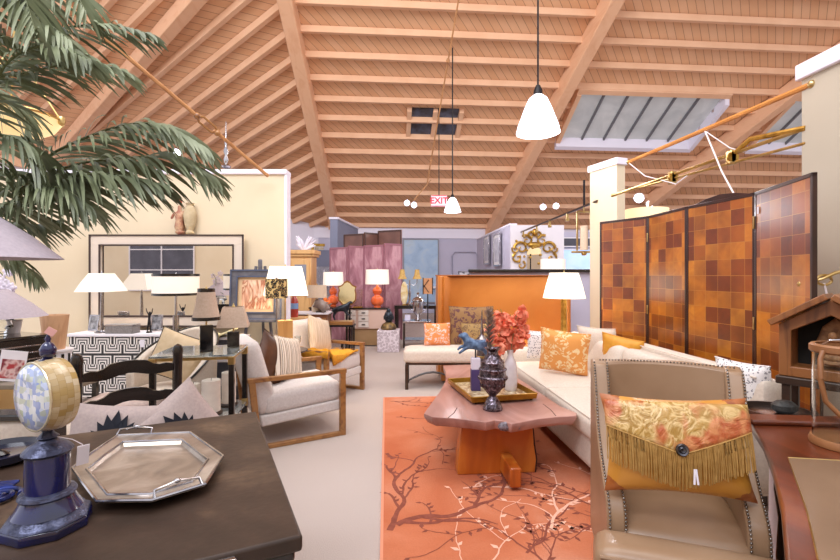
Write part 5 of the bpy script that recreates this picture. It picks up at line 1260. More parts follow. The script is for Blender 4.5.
# oak armoire with white coral
ax_ = (312-420)/F*8.6
t = T('armoire', 'light oak armoire with glazed doors at the end of the cream partition', 'cabinet', (ax_-.40, 8.85, 0))
M_LOAK = wood('light_oak', '#c08d52', '#dcae74', 4, 'z', .5)
B().box((0, 0, .9), (.76, .46, 1.7)).o('body', M_LOAK, t, bev=.01)
B().prism([(-.43, -.27), (.43, -.27), (.43, .25), (-.43, .25)], 1.75, 1.80).prism([(-.46, -.30), (.46, -.30), (.46, .25), (-.46, .25)], 1.80, 1.88).o('cornice', M_LOAK, t, bev=.01)
for s_ in (-1, 1):
    dd = B().box((s_*.18, -.24, 1.0), (.33, .03, 1.4)).o('door', M_LOAK, t, bev=.004); B().box((s_*.18, -.258, 1.3), (.22, .006, .6)).o('pane', mat('dark_cabinet_pane', '#8b8f9c', rough=.1), dd); B().ell((s_*.04, -.27, 1.0), (.012, .02, .012)).o('knob', IRON, dd)
t = T('white_coral', 'branching white coral on top of the light oak armoire', 'coral', (ax_-.20, 8.8, 1.88)); b = B(); rc = random.Random(2)
for k in range(26):
    a_ = rc.uniform(0, 2*PI); r_ = rc.uniform(.08, .24); h_ = rc.uniform(.08, .3); b.tube([(0, 0, 0), (r_*.5*math.cos(a_), r_*.3*math.sin(a_), h_*.6), (r_*math.cos(a_), r_*.5*math.sin(a_), h_)], [.03, .022, .012], 6)
b.o('branches', mat('white_coral_surface', '#e9e4f0', rough=.8), t)

# pink weathered screen and the brown one behind
x = N('pink_weathered_wood'); n1 = x.noise(5, x.mp((1, 1, .4)), 6, 1); x.col(x.ramp(n1, [(.32, '#8d5a66'), (.5, '#b07c88'), (.6, '#c79aa2'), (.72, '#a06c78')])); x.set(rough=.7); M_PINK = x.m
M_UMB = mat('umber_panel', '#6d4a40', '#82594c', 3, .45)
def screen(name, label, xs, d0, d1, ztops, m, fm):
    t = T(name, label, 'folding screen', (0, 0, 0)); P_ = []
    for i, x_ in enumerate(xs): d_ = d0 if i % 2 == 0 else d1; P_.append(Vector(((x_-420)/F*d_, d_, 0)))
    for i in range(len(xs)-1):
        p_, q_ = P_[i], P_[i+1]; a_ = q_-p_; l_ = a_.length; z_ = ztops[i]
        pn = B().box((0, 0, z_/2+.02), (l_-.012, .03, z_)).o('panel', m, t); pn.location = (p_+q_)/2; pn.rotation_euler = (0, 0, math.atan2(a_.y, a_.x))
        if fm: 
            b = B().box((-l_/2+.02, -.018, z_/2), (.03, .012, z_)).box((l_/2-.02, -.018, z_/2), (.03, .012, z_)).box((0, -.018, z_), (l_-.02, .012, .04)); b.o('panel_frame', fm, pn)
    return t
screen('painted_screen', 'weathered pink folding screen behind the orange gourd lamps', [330, 348, 364, 384, 402], 9.75, 9.5, [1.97, 2.0, 2.02, 2.05], M_PINK, mat('pink_frame', '#9a6672', rough=.7))
screen('brown_screen', 'tall umber brown folding screen behind the pink weathered one', [344, 364, 378, 402], 10.6, 10.3, [2.33, 2.36, 2.42], M_UMB, mat('umber_frame', '#4d3129', rough=.5))

# dresser with white drawers, gourd lamps
M_BONE = mat('bone_lacquer', '#e6d9cf', '#d8c9bd', 8, .4); t = T('dresser', 'long dark-topped dresser with white drawer fronts below the orange gourd lamp', 'dresser', (W(366, 320, 8.8).x, 9.0, 0))
B().box((0, 0, .745), (.86, .42, .025)).o('top', BLACKW, t, bev=.003); B().box((0, .01, .54), (.82, .38, .38)).o('carcass', mat('pale_peach_lacquer', '#d9b7a6', rough=.4), t)
B().box((.0, .02, .19), (.6, .32, .34)).o('plinth_cabinet', mat('kraft_brown', '#a6825a', '#9a774f', 4, .6), t)
for c_ in (-.31, -.05):
    for k in range(3):
        dr = B().box((c_, -.195, .43+.115*k), (.22 if c_ < -.2 else .20, .02, .105)).o('drawer', M_BONE, t, bev=.003); B().box((c_, -.212, .43+.115*k), (.07, .014, .02)).o('handle', IRON, dr, bev=.003)
M_CORAL = mat('orange_glaze', '#e8632e', '#ee7440', 4, .15, coat=.7)
GP = [(.07, 0), (.075, .02), (.06, .03), (.11, .07), (.13, .13), (.11, .20), (.06, .235), (.055, .25), (.085, .29), (.095, .335), (.075, .38), (.03, .41), (.015, .44)]
lamp('gourd_lamp', 'orange double-gourd lamp with ivory drum shade on the dark-topped dresser', (W(377, 308, 8.85).x, 8.9, .758), GP, M_CORAL, .01, .46, .235, .225, .29, SHADE, 36, group='orange gourd lamps', bn=32, light=2)
t = T('console_table', 'black console table in front of the pink screen, left of the dresser', 'console table', (W(330, 300, 8.3).x, 8.35, 0))
B().box((0, 0, .80), (.72, .4, .03)).o('top', BLACKW, t, bev=.004)
for a_ in (-1, 1):
    for b_ in (-1, 1): B().box((a_*.33, b_*.17, .39), (.035, .035, .78)).o('leg', BLACKW, t)
lamp('gourd_lamp', 'orange double-gourd lamp beside the shield mirror on the black console', (W(333, 300, 8.4).x, 8.42, .816), [(r_*.8, z_*.85) for r_, z_ in GP], M_CORAL, .01, .39, .19, .18, .25, SHADE, 36, group='orange gourd lamps', bn=32)
t = T('shield_mirror', 'cartouche-shaped gilt-framed mirror standing on the black console', 'mirror', (W(347, 300, 8.2).x, 8.22, .99)); t.rotation_euler = (-.12, 0, .1)
def cart(s_): return [(s_*x_, s_*z_) for x_, z_ in ((0, -.23), (.09, -.2), (.16, -.12), (.17, 0), (.15, .08), (.17, .14), (.1, .17), (.05, .23), (0, .25), (-.05, .23), (-.1, .17), (-.17, .14), (-.15, .08), (-.17, 0), (-.16, -.12), (-.09, -.2))]
B().prism(cart(1), -.02, .01, TM((0, 0, .06), PI/2)).o('frame', mat('bronze_gilt', '#8a5a2c', rough=.3, metal=.8), t, bev=.004); B().prism(cart(.87), .01, .018, TM((0, 0, .06), PI/2)).o('mirror_glass', mat('golden_mirror', '#d9bf8c', rough=.12, metal=1), t)
t = T('fruit_bowl', 'low pale bowl heaped with orange fruit on the black console', 'bowl', (W(327, 300, 8.25).x-.02, 8.2, .816)); B().lathe([(.05, 0), (.09, .03), (.12, .06), (.11, .06), (.06, .03), (0, .02)], n=20).o('bowl_body', M_BONE, t)
for k, (a_, b_, c_) in enumerate(((-.05, 0, .085), (.05, .01, .085), (0, -.05, .085), (0, .06, .085), (0, 0, .14))):
    o = B().ell((0, 0, 0), (.042, .042, .038), 10).o('orange', mat('orange_peel', '#ee7a26', rough=.45), None); o.location = (W(327, 300, 8.25).x-.02+a_, 8.2+b_, .816+c_); tag(o, 'orange heaped in the pale bowl on the black console', 'fruit', 'oranges in the bowl')
t = T('glass_hurricane', 'pinkish glass hurricane vase on the dresser left of the gourd lamp', 'vase', (W(357, 308, 8.75).x, 8.86, .758)); B().shell([(.085, .03), (.10, .36)], n=24, t=.006).o('glass', mat('rose_glass', '#d9b9b9', rough=.08, trans=.8, ior=1.2), t); B().lathe([(.10, 0), (.10, .02), (.08, .03)], n=24).o('base', GOLD, t)
lamp('ribbed_lamp', 'lamp with beige drum shade and cream ribbed base left of the orange fruit', (W(317, 306, 7.3).x, 7.3, .80), [(.06, 0), (.085, .03), (.09, .08), (.06, .14), (.03, .19), (.02, .22)], mat('cream_rib', '#d9c9ae', rough=.5), .008, .235, .165, .15, .20, SHADEOFF, 32, bn=12)
t = T('sideboard', 'pale sideboard behind the farther white armchair, carrying the ribbed lamp', 'sideboard', (W(315, 306, 7.3).x-.18, 7.35, 0))
B().box((0, 0, .785), (.85, .4, .03)).o('top', PAINTW, t, bev=.004); B().box((0, .01, .41), (.8, .36, .72)).o('body', mat('walnut_brown', '#7d5138', '#8d6044', 4, .4), t, bev=.005); B().box((-.2, -.18, .41), (.36, .02, .6)).o('door', MIDW, t); B().box((.2, -.18, .41), (.36, .02, .6)).o('door', MIDW, t)
t = T('ceramic_bird', 'rounded taupe ceramic bird on the pale sideboard', 'figurine', (W(318, 325, 7.0).x, 7.22, .80))
skin('bird', [(0, 0, .10), (.07, 0, .08), (-.06, 0, .16), (-.09, 0, .21), (.15, 0, .05)], [(0, 1), (0, 2), (2, 3), (1, 4)], [.085, .07, .05, .03, .02], mat('taupe_ceramic', '#a08f86', '#8c7b74', 8, .4), t); B().box((0, 0, .01), (.14, .1, .02)).o('base', DARKW, t)
lamp_x = W(293, 316, 6.4)
t = T('side_cabinet', 'small oak cabinet behind the round side table, carrying the red and blue bottle', 'cabinet', (lamp_x.x, 6.45, 0)); B().box((0, 0, .40), (.40, .32, .8)).o('body', M_LOAK, t, bev=.005); B().box((0, -.165, .4), (.34, .015, .7)).o('door', M_LOAK, t, bev=.003)
t = T('enamel_bottle', 'red and blue enamel bottle seen behind the wood block lamp', 'bottle', (lamp_x.x+.02, 6.4, .8)); B().lathe([(.05, 0), (.055, .05), (.055, .12)], n=18).o('lower_body', mat('red_enamel', '#a63a2e', rough=.2, coat=.6), t); B().lathe([(.055, .12), (.055, .2)], n=18).o('blue_band', mat('blue_enamel', '#7f9fd0', rough=.2, coat=.6), t); B().lathe([(.055, .2), (.045, .26), (.02, .3), (.025, .33)], n=18).o('neck', mat('red_enamel', '#a63a2e'), t)

# bronze horse on framed stand
p = W(341, 350, 7.5); M_BRZ = mat('dark_bronze', '#3c434c', '#252a31', 20, .35, metal=.7)
t = T('horse_stand', 'black metal plinth table with an orange wood top under the bronze horse', 'stand', (p.x, p.y, 0))
zt = EYE-46/F*7.45
B().box((0, 0, zt-.03), (.42, .24, .06)).o('top', MIDW, t, bev=.004); B().box((0, 0, zt-.075), (.45, .27, .03)).o('top_frame', IRON, t)
for a_ in (-1, 1):
    for b_ in (-1, 1): B().box((a_*.20, b_*.11, (zt-.09)/2), (.025, .025, zt-.09)).o('leg', IRON, t)
B().box((0, 0, .12), (.4, .22, .02)).o('lower_shelf', DARKW, t)
t = T('bronze_horse', 'dark bronze horse figure standing on the orange wood topped plinth', 'sculpture', (p.x, p.y, zt))
hv = [(.10, 0, .25), (0, 0, .245), (-.10, 0, .255), (-.15, 0, .32), (-.18, 0, .37), (-.23, 0, .34), (-.11, .03, .14), (-.115, .03, .02), (-.10, -.03, .15), (-.17, -.03, .11), (-.16, -.03, .05), (.12, .03, .15), (.15, .03, .09), (.13, .03, .01), (.12, -.03, .15), (.14, -.03, .09), (.11, -.03, .01), (.16, 0, .22), (.2, 0, .12)]
s_ = .85
skin('horse', [(x_*-s_, y_*s_, z_*s_) for x_, y_, z_ in hv], [(0, 1), (1, 2), (2, 3), (3, 4), (4, 5), (2, 6), (6, 7), (2, 8), (8, 9), (9, 10), (0, 11), (11, 12), (12, 13), (0, 14), (14, 15), (15, 16), (0, 17), (17, 18)], [.058, .055, .055, .035, .028, .017, .022, .014, .02, .013, .012, .026, .016, .013, .026, .016, .013, .016, .012], M_BRZ, t)
t = T('stone_sphere', 'dark openwork metal ball on the lower shelf of the horse plinth', 'ornament', (p.x+.08, p.y, .131)); b = B()
for k in range(4): b.tube([tuple(Matrix.Rotation(k*.8, 3, 'Z') @ Vector((.075*math.cos(a_), 0, .085+.075*math.sin(a_)))) for a_ in [2*PI*i/20 for i in range(20)]], .008, 6, closed=True)
b.o('rings', IRON, t)

# speckled cube with bronze bust
p = W(388, 352, 8.15); x = N('speckled_shell'); x.col(x.ramp(x.vor(22), [(.2, '#c3b4b9'), (.45, '#b1a1a7'), (.6, '#dcd0d5')])); x.set(rough=.5)
o = B().box((0, 0, .195), (.40, .40, .39)).o('speckled_cube', x.m, None, bev=.01); o.location = (p.x, p.y+.2, 0); tag(o, 'pale speckled cube stool carrying the bronze bust, beyond the armchairs', 'stool')
t = T('bronze_bust', 'dark bronze Buddha head bust with gilt collar on the speckled cube', 'bust', (p.x, p.y+.18, .39)); B().lathe([(.13, 0), (.15, .03), (.12, .10), (.06, .14)], n=24, sy=.7).o('gilt_collar', mat('worn_gilt', '#8f7040', '#4a3a2a', 14, .45, metal=.6), t)
b = B().ell((0, 0, .24), (.085, .095, .12), 16).ell((0, -.09, .225), (.013, .02, .03), 8).ell((-.085, 0, .22), (.012, .02, .045), 8).ell((.085, 0, .22), (.012, .02, .045), 8).ell((0, .0, .355), (.04, .04, .04), 10).ell((-.032, -.085, .25), (.018, .012, .008), 8).ell((.032, -.085, .25), (.018, .012, .008), 8).ell((0, -.09, .185), (.024, .012, .009), 8).lathe([(.05, .1), (.045, .18)], n=14); b.o('head', M_BRZ, t)

# black console and tabletop objects right of the screens
t = T('black_table', 'black parsons table in front of the blue painting, crowded with silver objects', 'table', (W(413, 320, 9.4).x+.05, 9.42, 0))
B().box((.02, -.04, .74), (.9, .34, .07)).o('top', BLACKW, t, bev=.004)
for a_ in (-1, 1):
    for b_ in (-1, 1): B().box((.02+a_*.41, -.04+b_*.13, .35), (.07, .07, .70)).o('leg', BLACKW, t)
M_GSH = mat('gold_silk_shade', '#c9a35a', '#b8924c', 30, .6)
t = T('candelabrum_lamp', 'silver two-armed candelabrum lamp with small gold silk shades on the black table', 'lamp', (W(404, 310, 9.4).x+.12, 9.40, .776))
B().lathe([(.09, 0), (.09, .02), (.03, .04), (.02, .15), (.035, .25), (.015, .35), (.015, .52)], n=18).o('base', SILVER, t)
for s_ in (-1, 1):
    B().tube([(0, 0, .45), (s_*.08, 0, .40), (s_*.15, 0, .46), (s_*.155, 0, .56)], .009, 6).o('arm', SILVER, t); B().shell([(.10, .54), (.06, .62), (.045, .74)], (s_*.155, 0, 0), n=20, t=.005).o('lamp_shade', M_GSH, t)
t = T('oval_plate', 'upright oval ivory plate with gold rim at the left of the black table', 'plate', (W(405, 297, 9.2).x-.02, 9.33, .776)); B().ell((0, 0, .25), (.075, .015, .24), 20).o('plate', mat('ivory_plate', '#e9e0c8', '#cfae62', 9, .3), t); B().box((0, .0, .01), (.08, .06, .02)).o('stand', GOLD, t)
p = W(418, 330, 8.6)
t = T('mirrored_chest', 'mirrored side table with a lower shelf beyond the bench', 'side table', (p.x-.02, p.y+.15, 0)); B().box((0, 0, .50), (.55, .4, .04)).o('top', SILVER, t, bev=.004); B().box((0, 0, .15), (.5, .36, .03)).o('shelf', SILVER, t)
for a_ in (-1, 1):
    for b_ in (-1, 1): B().box((a_*.25, b_*.17, .25), (.03, .03, .48)).o('leg', DARKW, t)
t = T('silver_urn', 'tall silver lidded urn on the mirrored side table, left of the bench', 'urn', (p.x+.0, p.y+.1, .521)); B().lathe([(.07, 0), (.07, .02), (.025, .06), (.03, .09), (.09, .16), (.11, .3), (.10, .36), (.12, .38)], n=26).o('body', SILVER, t); B().lathe([(.12, .38), (.09, .43), (.03, .46), (.02, .5), (.03, .52), (.002, .55)], n=26).o('lid', SILVER, t)
for s_ in (-1, 1): B().tube([(s_*.09, 0, .18), (s_*.16, 0, .22), (s_*.17, 0, .32), (s_*.11, 0, .35)], .01, 6).o('handle', SILVER, t)
t = T('crystal_box', 'small square crystal box on the mirrored side table', 'box', (p.x-.20, p.y+.08, .521)); B().box((0, 0, .06), (.11, .09, .12)).o('body', mat('frosted_crystal', '#cfcbe0', rough=.2), t, bev=.01); B().box((0, 0, .13), (.115, .095, .02)).o('lid', SILVER, t)
p = W(428, 330, 8.2)
t = T('panel_lamp', 'slim black floor lamp with a square amber parchment shade left of the settee', 'lamp', (p.x-.0, p.y+.25, 0)); B().box((0, 0, .01), (.2, .2, .02)).o('base', IRON, t); B().tube([(0, 0, .02), (0, 0, 1.1)], .011, 8).o('pole', IRON, t)
zz = EYE-11/F*8.4; B().box((0, 0, zz), (.17, .17, .29)).o('lamp_shade', mat('amber_parchment', '#c98f62', '#b57a50', 7, .7), t)
b = B()
for s_ in (-1, 1):
    for e in (-1, 1): b.box((s_*.088, e*.088, zz), (.016, .016, .31))
b.box((-.03, -.09, zz+.05), (.012, .012, .16), ry=.6).box((-.03, -.09, zz-.05), (.012, .012, .16), ry=-.6); b.o('shade_frame', IRON, t)

# ============================================================ HANGING THINGS
def pend(label, px_, y0, y1, d, wpx):
    r_ = wpx/2/F*d; zb = EYE+(275-y1)/F*d; h_ = (y1-y0)/F*d; p = W(px_, 0, d); ztop = zc(p.y*math.cos(RA)-p.x*math.sin(RA)*1)-.02
    t = T('pendant_lamp', label, 'pendant lamp', (p.x, p.y, zb), 0, 'white dome pendants')
    B().shell([(r_, 0), (r_*.93, h_*.18), (r_*.62, h_*.65), (r_*.42, h_*.9), (r_*.2, h_)], n=36, t=.008).o('shade', mat('opal_glass_shade', '#f6f4fa', rough=.3, emit='#f4f2ff', es=1.3), t)
    B().lathe([(r_*.84, h_*.05), (r_*.84, h_*.08)], n=32).o('diffuser', mat('opal_glass_shade', '#fff'), t)
    B().lathe([(r_*.22, h_), (r_*.2, h_*1.12), (r_*.1, h_*1.25)], n=16).o('cap', IRON, t); B().tube([(0, 0, h_*1.2), (0, 0, ztop-zb)], .012 if d < 8 else .014, 6).o('cord', IRON, t)
    l = point('bulb', (0, 0, -.16), 35, (.95, .95, 1), .16); l.parent = t
pend('nearer white glass dome pendant hanging high at upper centre', 538, 95, 133, 5.8, 43)
pend('farther small white glass dome pendant beside the exit sign', 452.5, 197.5, 212, 10.4, 17)
p = W(439, 201, 11.9); zt = zc(11.9)
t = T('exit_sign', 'red and white hanging exit sign below the ceiling at the back', 'sign', (p.x, p.y, p.z)); B().box((0, 0, 0), (.42, .05, .30)).o('sign_box', mat('sign_white', '#f2e8ee', rough=.4, emit='#ffe6ec', es=.05), t, bev=.008)
M_RED = mat('sign_red', '#d0203c', rough=.4, emit='#e0304c', es=.25)
cu = bpy.data.curves.new('lettering', 'FONT'); cu.body = 'EXIT'; cu.size = .23; cu.offset = .006; cu.align_x = 'CENTER'; cu.align_y = 'CENTER'; cu.extrude = .002; cu.materials.append(M_RED)
tmp_ = bpy.data.objects.new('tmp', cu); me_ = bpy.data.meshes.new_from_object(tmp_); bpy.data.objects.remove(tmp_); o = bpy.data.objects.new('lettering', me_); COL.objects.link(o); o.parent = t; o.location = (0, -.029, 0); o.rotation_euler = (PI/2, 0, 0)
b = B().box((0, -.026, .135), (.40, .004, .02)).box((0, -.026, -.135), (.40, .004, .02)); b.o('red_border', M_RED, t); B().tube([(0, 0, .15), (0, 0, zt-p.z)], .012, 6).o('rod', IRON, t)
M_SPOTW = mat('spot_lens', '#ffffff', rough=.3, emit='#eef2ff', es=6)
def head(px_, py_, d, aim, label, group='ceiling spot heads', s=1):
    p = W(px_, py_, d); v_ = p.y*math.cos(RA)-p.x*math.sin(RA)
    t = T('spot_head', label, 'spotlight', tuple(p), 0, group); dr = (Vector(aim)-p).normalized(); q = dr.to_track_quat('-Z', 'Y').to_matrix().to_4x4()
    B().lathe([(.02, .12), (.05, .11), (.06, 0), (.065, -.04)][::-1], n=18, m=q @ TM(s=(s, s, s))).o('can', PAINTW, t); B().lathe([(.054*s, -.043*s), (.05*s, -.046*s)], n=18, m=q).o('lens', M_SPOTW, t)
    return t, p
nC = R(0, K, 0); nC = Vector((nC.x, nC.y, 1))
def onceil(px_, py_, left=False): return L(px_, py_) if left else ray_plane(px_, py_, CP(0, 10), nC)
for px_, py_, s_, lf_, lb in ((407, 203, 1.6, 0, 'left of two small spots by the exit sign'), (414, 205, 1.6, 0, 'right of two small spots by the exit sign'),
        (543, 207, 1.7, 0, 'left of the pair of round spots under the right ceiling'), (556, 206, 1.7, 0, 'right of the pair of round spots under the right ceiling'),
        (176, 153, 1.9, 1, 'bright white spot above the cream partition near the palm'), (639, 198, 2.6, 0, 'bright large spot over the folding screen'), (650, 204, 2.0, 0, 'smaller spot just right of the bright one over the screen')):
    q = onceil(px_, py_-3, lf_); dd = q.y-.35; t, p = head(px_, py_, dd, (0, 0, 1.4), lb, s=s_)
    B().tube([(0, 0, .1), (q-p)+Vector((0, 0, .02))], .02, 6).o('stem', PAINTW, t)
# track rail
a_, b_ = W(521, 232, 10.05), W(597, 201, 6.1)
t = T('track_rail', 'slanting bronze track rail with small clips over the half wall', 'track rail', (0, 0, 0)); B().tube([a_, b_], .018, 6).o('rail', mat('bronze', '#6a5a50', rough=.3, metal=.9), t)
for f_ in (.05, .3, .5, .72): q = a_+(b_-a_)*f_; B().box((q.x, q.y, q.z-.05), (.03, .03, .09)).lathe([(.03, -.13), (.035, -.09), (.02, -.08)], tuple(q), 12).o('clip', BRASS, t)
fl_ = (584-521)/(597-521); RP = a_+(b_-a_)*((584-521)*6.1*1.0/((597-521)*10.05-(584-521)*(10.05-6.1)))
RP = min((a_+(b_-a_)*k/200 for k in range(201)), key=lambda q: abs(420+q.x/q.y*F-584)); B().tube([RP, RP+Vector((0, 0, .38))], .016, 6).o('stub', IRON, t)
p = W(584, 252, RP.y); zt = RP.z
t = T('hanging_lantern', 'brass hanging lantern with an ivory candle cylinder beside the cream wing wall', 'lantern', tuple(p))
B().box((0, 0, 0), (.36, .04, .03)).o('crossbar', BRASS, t, bev=.004); B().lathe([(.055, .03), (.055, .37), (.04, .38)], n=20).o('candle_cylinder', SHADEOFF, t); b = B()
for s_ in (-1, 1): b.box((s_*.10, 0, .30), (.02, .03, .56))
b.box((0, 0, .58), (.22, .03, .02)); b.o('frame', BRASS, t); B().tube([(0, 0, .56), (0, 0, zt-p.z)], .012, 6).o('rod', BRASS, t); B().lathe([(.03, -.05), (.04, -.02), (.02, .01)], n=12).o('finial', BRASS, t)
# drum shade behind the screen
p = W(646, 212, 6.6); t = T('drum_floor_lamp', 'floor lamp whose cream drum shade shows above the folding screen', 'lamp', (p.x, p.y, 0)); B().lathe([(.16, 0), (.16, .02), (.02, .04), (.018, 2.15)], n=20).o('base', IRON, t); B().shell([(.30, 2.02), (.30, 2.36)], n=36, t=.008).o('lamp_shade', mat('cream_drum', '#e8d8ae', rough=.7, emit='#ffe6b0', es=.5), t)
# tie rods
M_ROD = mat('tan_rod', '#c08c5c', '#a87448', 8, .5)
t = T('tie_rod', 'long tan tie rod with a turnbuckle slanting over the cream partition at left', 'tie rod', (0, 0, 0))
a_, b_ = W(60, 0, 3.6), W(268, 176, 5.25); B().tube([a_-(b_-a_)*.3, a_+(b_-a_)*.58], .020, 8).o('rod', M_ROD, t); B().tube([a_+(b_-a_)*.66, b_], .020, 8).o('rod', M_ROD, t)
c0, c1 = a_+(b_-a_)*.57, a_+(b_-a_)*.68; sd = (b_-a_).normalized().cross(Vector((0, 1, 0))).normalized()*.035
for s_ in (-1, 1): B().tube([c0, c0+(c1-c0)*.2+sd*s_, c0+(c1-c0)*.8+sd*s_, c1], .011, 6).o('turnbuckle_bar', MIDW, t)
for q in (c0, c1): B().ell(tuple(q), (.035, .035, .035), 10).o('turnbuckle_nut', MIDW, t)
t = T('hanging_cross', 'tall slim silver finial ornament hanging above the cream partition', 'ornament', tuple(W(226, 168, 5.45))); B().lathe([(.05, 0), (.06, .02), (.02, .06), (.03, .1), (.012, .15), (.03, .2), (.012, .26), (.02, .32), (.008, .38), (.004, .56)], n=14).o('spire', SILVER, t)
M_ORD = mat('orange_rod', '#d9924a', '#c57e38', 6, .45)
t = T('wooden_pole', 'orange wooden pole slanting from the wing wall to the tan right wall', 'pole', (0, 0, 0)); a_, b_ = W(629, 162, 5.5), W(812, 84, 3.3); B().tube([a_, b_], .022, 8).o('pole', M_ORD, t)
for q in (a_, b_): B().ell(tuple(q), (.03, .03, .03), 10).o('cap', BRASS, t)
t = T('pulley_lamp_arm', 'double brass swing arm with pulley clamps above the folding screen', 'lamp arm', (0, 0, 0)); a_, b_ = W(612, 196, 5.4), W(806, 128, 3.35)
B().tube([a_, b_], .016, 8).o('arm', BRASS, t); up = Vector((0, 0, .07)); B().tube([a_+up*.2, b_-up*1.6], .012, 8).o('arm', BRASS, t)
for f_ in (.42, .72):
    q = a_+(b_-a_)*f_; B().box((q.x, q.y, q.z-.03), (.06, .07, .13)).o('clamp', BRASS, t, bev=.012); B().lathe([(.045, -.015), (.05, 0), (.045, .015)], n=20, m=TM((q.x, q.y-.02, q.z-.03), PI/2)).o('pulley', GOLD, t)
B().tube([a_+(b_-a_)*.74, a_+(b_-a_)*.8+up, a_+(b_-a_)*.9+up*.5, b_], .022, 8).o('turned_end', GOLD, t)
cd = mat('white_cord', '#e2d8d8', rough=.7); t = T('support_cord', 'white support cords running from the orange pole to the brass arm and screen', 'cord', (0, 0, 0))
B().tube([W(629, 163, 5.5), W(645, 176, 5.0), W(676, 184, 4.4), W(688, 175, 4.36)], .006, 5).o('slack_cord', cd, t); B().tube([W(705, 131, 4.3), W(722, 172, 3.9), W(735, 196, 3.6)], .007, 5).o('taut_cord', cd, t); B().tube([W(705, 131, 4.3), W(730, 148, 4.0), W(744, 152, 3.9)], .006, 5).o('short_cord', cd, t)
# ceiling cable at the middle
t = T('ceiling_cable', 'thin tan bracing rod with coupler under the middle ceiling', 'tie rod', (0, 0, 0)); a_, b_ = W(462, -20, 8.2), W(427, 184, 10.9); B().tube([a_, b_], .016, 6).o('rod', M_ROD, t); q = a_+(b_-a_)*.33; B().ell(tuple(q), (.04, .04, .06), 8).o('coupler', M_ROD, t)
B().tube([b_, b_+Vector((.1, 0, .1)), W(414, 200, 11)], .012, 6).o('hook', M_ROD, t)
# alabaster bowl pendant behind the palm
p = W(14, 138, 3.6); t = T('bowl_pendant', 'cream alabaster bowl pendant with brass rim hanging behind the palm fronds', 'pendant lamp', tuple(p)); B().lathe([(.02, 0), (.16, .03), (.26, .09), (.31, .17), (.30, .17), (.25, .10), (.0, .02)], n=36).o('bowl', mat('alabaster', '#f2dfb4', '#e6cc96', 3, .4, emit='#ffe2a0', es=.5), t)
B().tube([(.31*math.cos(2*PI*i/30), .31*math.sin(2*PI*i/30), .175) for i in range(30)], .012, 6, closed=True).o('rim', BRASS, t)
for k in range(3): a_ = k*2.094+.3; B().tube([(.31*math.cos(a_), .31*math.sin(a_), .18), (.12*math.cos(a_), .12*math.sin(a_), .5), (0, 0, .8)], .007, 6).o('arm', BRASS, t); B().ell((.32*math.cos(a_), .32*math.sin(a_), .17), (.03, .03, .045), 8).o('brass_leaf', BRASS, t)
B().tube([(0, 0, .8), (0, 0, zc(5.3)-p.z)], .008, 6).o('chain', BRASS, t)
# brass swing arm at the far right
t = T('brass_wall_arm', 'small scrolled brass arm on the tan wall above the gabled shrine', 'lamp arm', (0, 0, 0))
B().tube([W(801, 284, 2.75), W(812, 281, 2.72), W(822, 279, 2.7), W(835, 273, 2.68), W(855, 268, 2.66)], .010, 8).o('arm', BRASS, t); q = W(824, 280, 2.7); B().tube([(q.x+.045*math.cos(a_), q.y, q.z+.03*math.sin(a_)) for a_ in [2*PI*i/18 for i in range(18)]], .008, 6, closed=True).o('scroll', BRASS, t); B().ell(tuple(W(801, 284, 2.75)), (.02, .02, .02)).o('knob', BRASS, t)
B().tube([W(824, 283, 2.7), W(828, 300, 2.68), W(831, 312, 2.65)], .006, 5).o('cord', cd, t)

# ============================================================ PALM
x = N('palm_leaflet'); x.col(x.ramp(x.noise(3.5), [(.3, '#525a40'), (.55, '#747d5c'), (.75, '#98a080')])); x.set(rough=.42, spec=.5); M_PALM = x.m
M_RACH = mat('palm_rachis', '#6b7148', '#55603c', 8, .6)
crown = Vector((-3.2, 2.5, 1.95))
t = T('potted_palm', 'tall green palm with long drooping fronds at the left edge, in a pot', 'plant', (crown.x, crown.y, 0))
rp = random.Random(12)
B().shell([(.17, .0), (.22, .4), (.24, .42)], n=28, t=.02).o('pot', mat('terracotta', '#8a5638', '#9c6544', 6, .7), t); B().lathe([(.16, .01), (.2, .36), (.0, .37)], n=24).o('soil', mat('soil', '#2b211a', rough=1), t)
B().tube([(0, 0, .3), (.02, .01, .9), (-.01, 0, 1.5), (0, 0, 1.97)], [.06, .05, .045, .05], 10).o('trunk', mat('palm_trunk', '#6e5438', '#51402c', 20, .9, .5, 40), t)
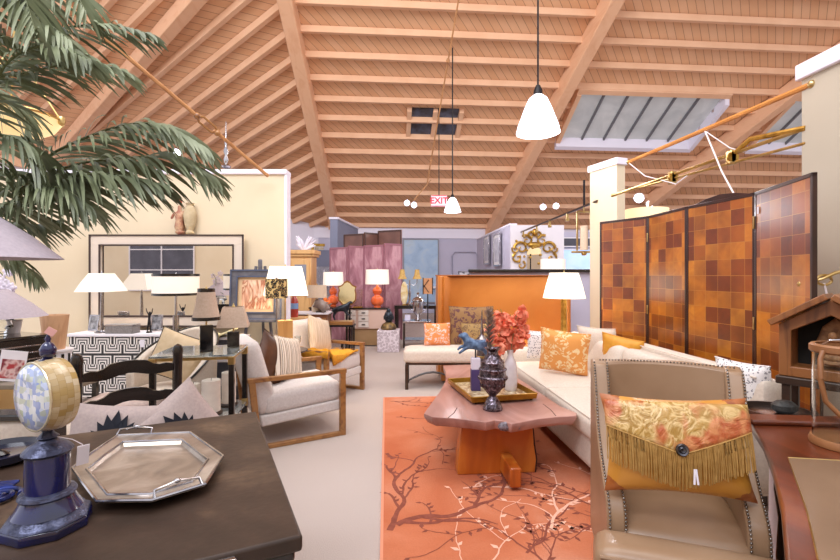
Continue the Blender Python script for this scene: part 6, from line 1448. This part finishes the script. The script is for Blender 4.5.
def frond(ctrl, n, ln, droop=.5, wd=.016, tip=.6):
    P = [Vector(crown)]+[W(*c) for c in ctrl]; pts = []
    for i in range(len(P)-1):                                     # Catmull-Rom through the control points
        p0, p1, p2, p3 = P[max(i-1, 0)], P[i], P[i+1], P[min(i+2, len(P)-1)]
        for k in range(10):
            u = k/10; pts.append(.5*((2*p1)+(p2-p0)*u+(2*p0-5*p1+4*p2-p3)*u*u+(-p0+3*p1-3*p2+p3)*u**3))
    pts.append(P[-1]); O = Vector((crown.x, crown.y, 0)); m_ = len(pts)
    fr = B().tube([p-O for p in pts], [.010*(1-.75*i/m_) for i in range(m_)], 6).o('frond', M_RACH, t)
    b = B()
    for i in range(n):
        f_ = .12+.88*i/(n-1); q = f_*(m_-1); k = min(int(q), m_-2); p = pts[k]+(pts[k+1]-pts[k])*(q-k); tg = (pts[k+1]-pts[k]).normalized()
        sd_ = tg.cross(Vector((0, 0, 1)));
        if sd_.length < .1: sd_ = Vector((0, 1, 0))
        sd_.normalize()
        for s_ in (-1, 1):
            l_ = ln*(.55+.6*math.sin(PI*min(1, f_*.9+.05)))*(1-.35*max(0, f_-.8)/.2)*rp.uniform(.85, 1.12)
            d0 = (tg*(.55+.5*f_)+sd_*s_*rp.uniform(.45, .8)+Vector((0, 0, rp.uniform(-.5, .15)))).normalized()
            prev = p-O; dirv = d0.copy(); row = []
            for e in range(6):
                w_ = wd*math.sin(PI*(.12+.86*e/5))**.8*.5; nx = dirv.cross(Vector((s_*.3, -1, .3))).normalized(); row.append((prev-nx*w_, prev+nx*w_)); prev = prev+dirv*l_/5; dirv = (dirv+Vector((0, 0, -droop*.42))).normalized()
            o0 = len(b.v); b.v += [tuple(v_) for r_ in row for v_ in r_]; b.f += [(o0+2*e, o0+2*e+1, o0+2*e+3, o0+2*e+2) for e in range(5)]
    lf = b.o('leaflets', M_PALM, fr, ang=80); lf['kind'] = 'stuff'
frond([(-40, 60, 2.45), (30, 36, 2.4), (100, 24, 2.35), (150, 34, 2.3)], 44, .24, .35)
frond([(-30, 90, 2.4), (30, 72, 2.35), (85, 62, 2.3), (125, 72, 2.3)], 44, .25, .35)
frond([(-30, 110, 2.3), (10, 60, 2.2), (50, 45, 2.15), (90, 60, 2.1)], 40, .27, .4)
frond([(-40, 100, 2.3), (0, 70, 2.4), (30, 50, 2.5), (60, 60, 2.5)], 40, .28, .4)
frond([(0, 190, 2.45), (55, 152, 2.4), (120, 126, 2.35), (165, 126, 2.3), (205, 148, 2.3)], 70, .30, .38, .017)
frond([(0, 212, 2.5), (60, 170, 2.45), (125, 158, 2.4), (175, 158, 2.4), (212, 176, 2.4)], 70, .33, .4, .017)
frond([(0, 205, 2.4), (50, 182, 2.35), (105, 174, 2.3), (160, 184, 2.3)], 60, .33, .42, .017)
frond([(-10, 205, 2.3), (30, 186, 2.25), (65, 190, 2.2), (90, 206, 2.2)], 44, .28, .4)
frond([(-40, 20, 2.5), (10, -20, 2.4), (60, -22, 2.3), (85, 10, 2.25)], 48, .34, .45)
frond([(-50, 0, 2.3), (-20, -30, 2.2), (15, -20, 2.1), (35, 30, 2.05)], 44, .36, .45)
frond([(-50, 30, 2.3), (-20, 0, 2.25), (20, 5, 2.2), (70, 40, 2.15)], 44, .32, .45)
frond([(-30, 90, 2.6), (0, 95, 2.7), (25, 115, 2.8), (35, 160, 2.8)], 34, .26)
frond([(-60, 230, 2.6), (-20, 240, 2.65), (15, 258, 2.7), (38, 280, 2.7)], 34, .20)
frond([(-50, 190, 2.6), (-10, 215, 2.6), (25, 225, 2.6), (55, 222, 2.6)], 40, .22)
frond([(-40, 150, 2.3), (0, 135, 2.2), (35, 150, 2.2), (50, 185, 2.2)], 40, .27)
frond([(-40, 180, 2.5), (0, 170, 2.4), (45, 185, 2.3), (75, 210, 2.3)], 44, .26)
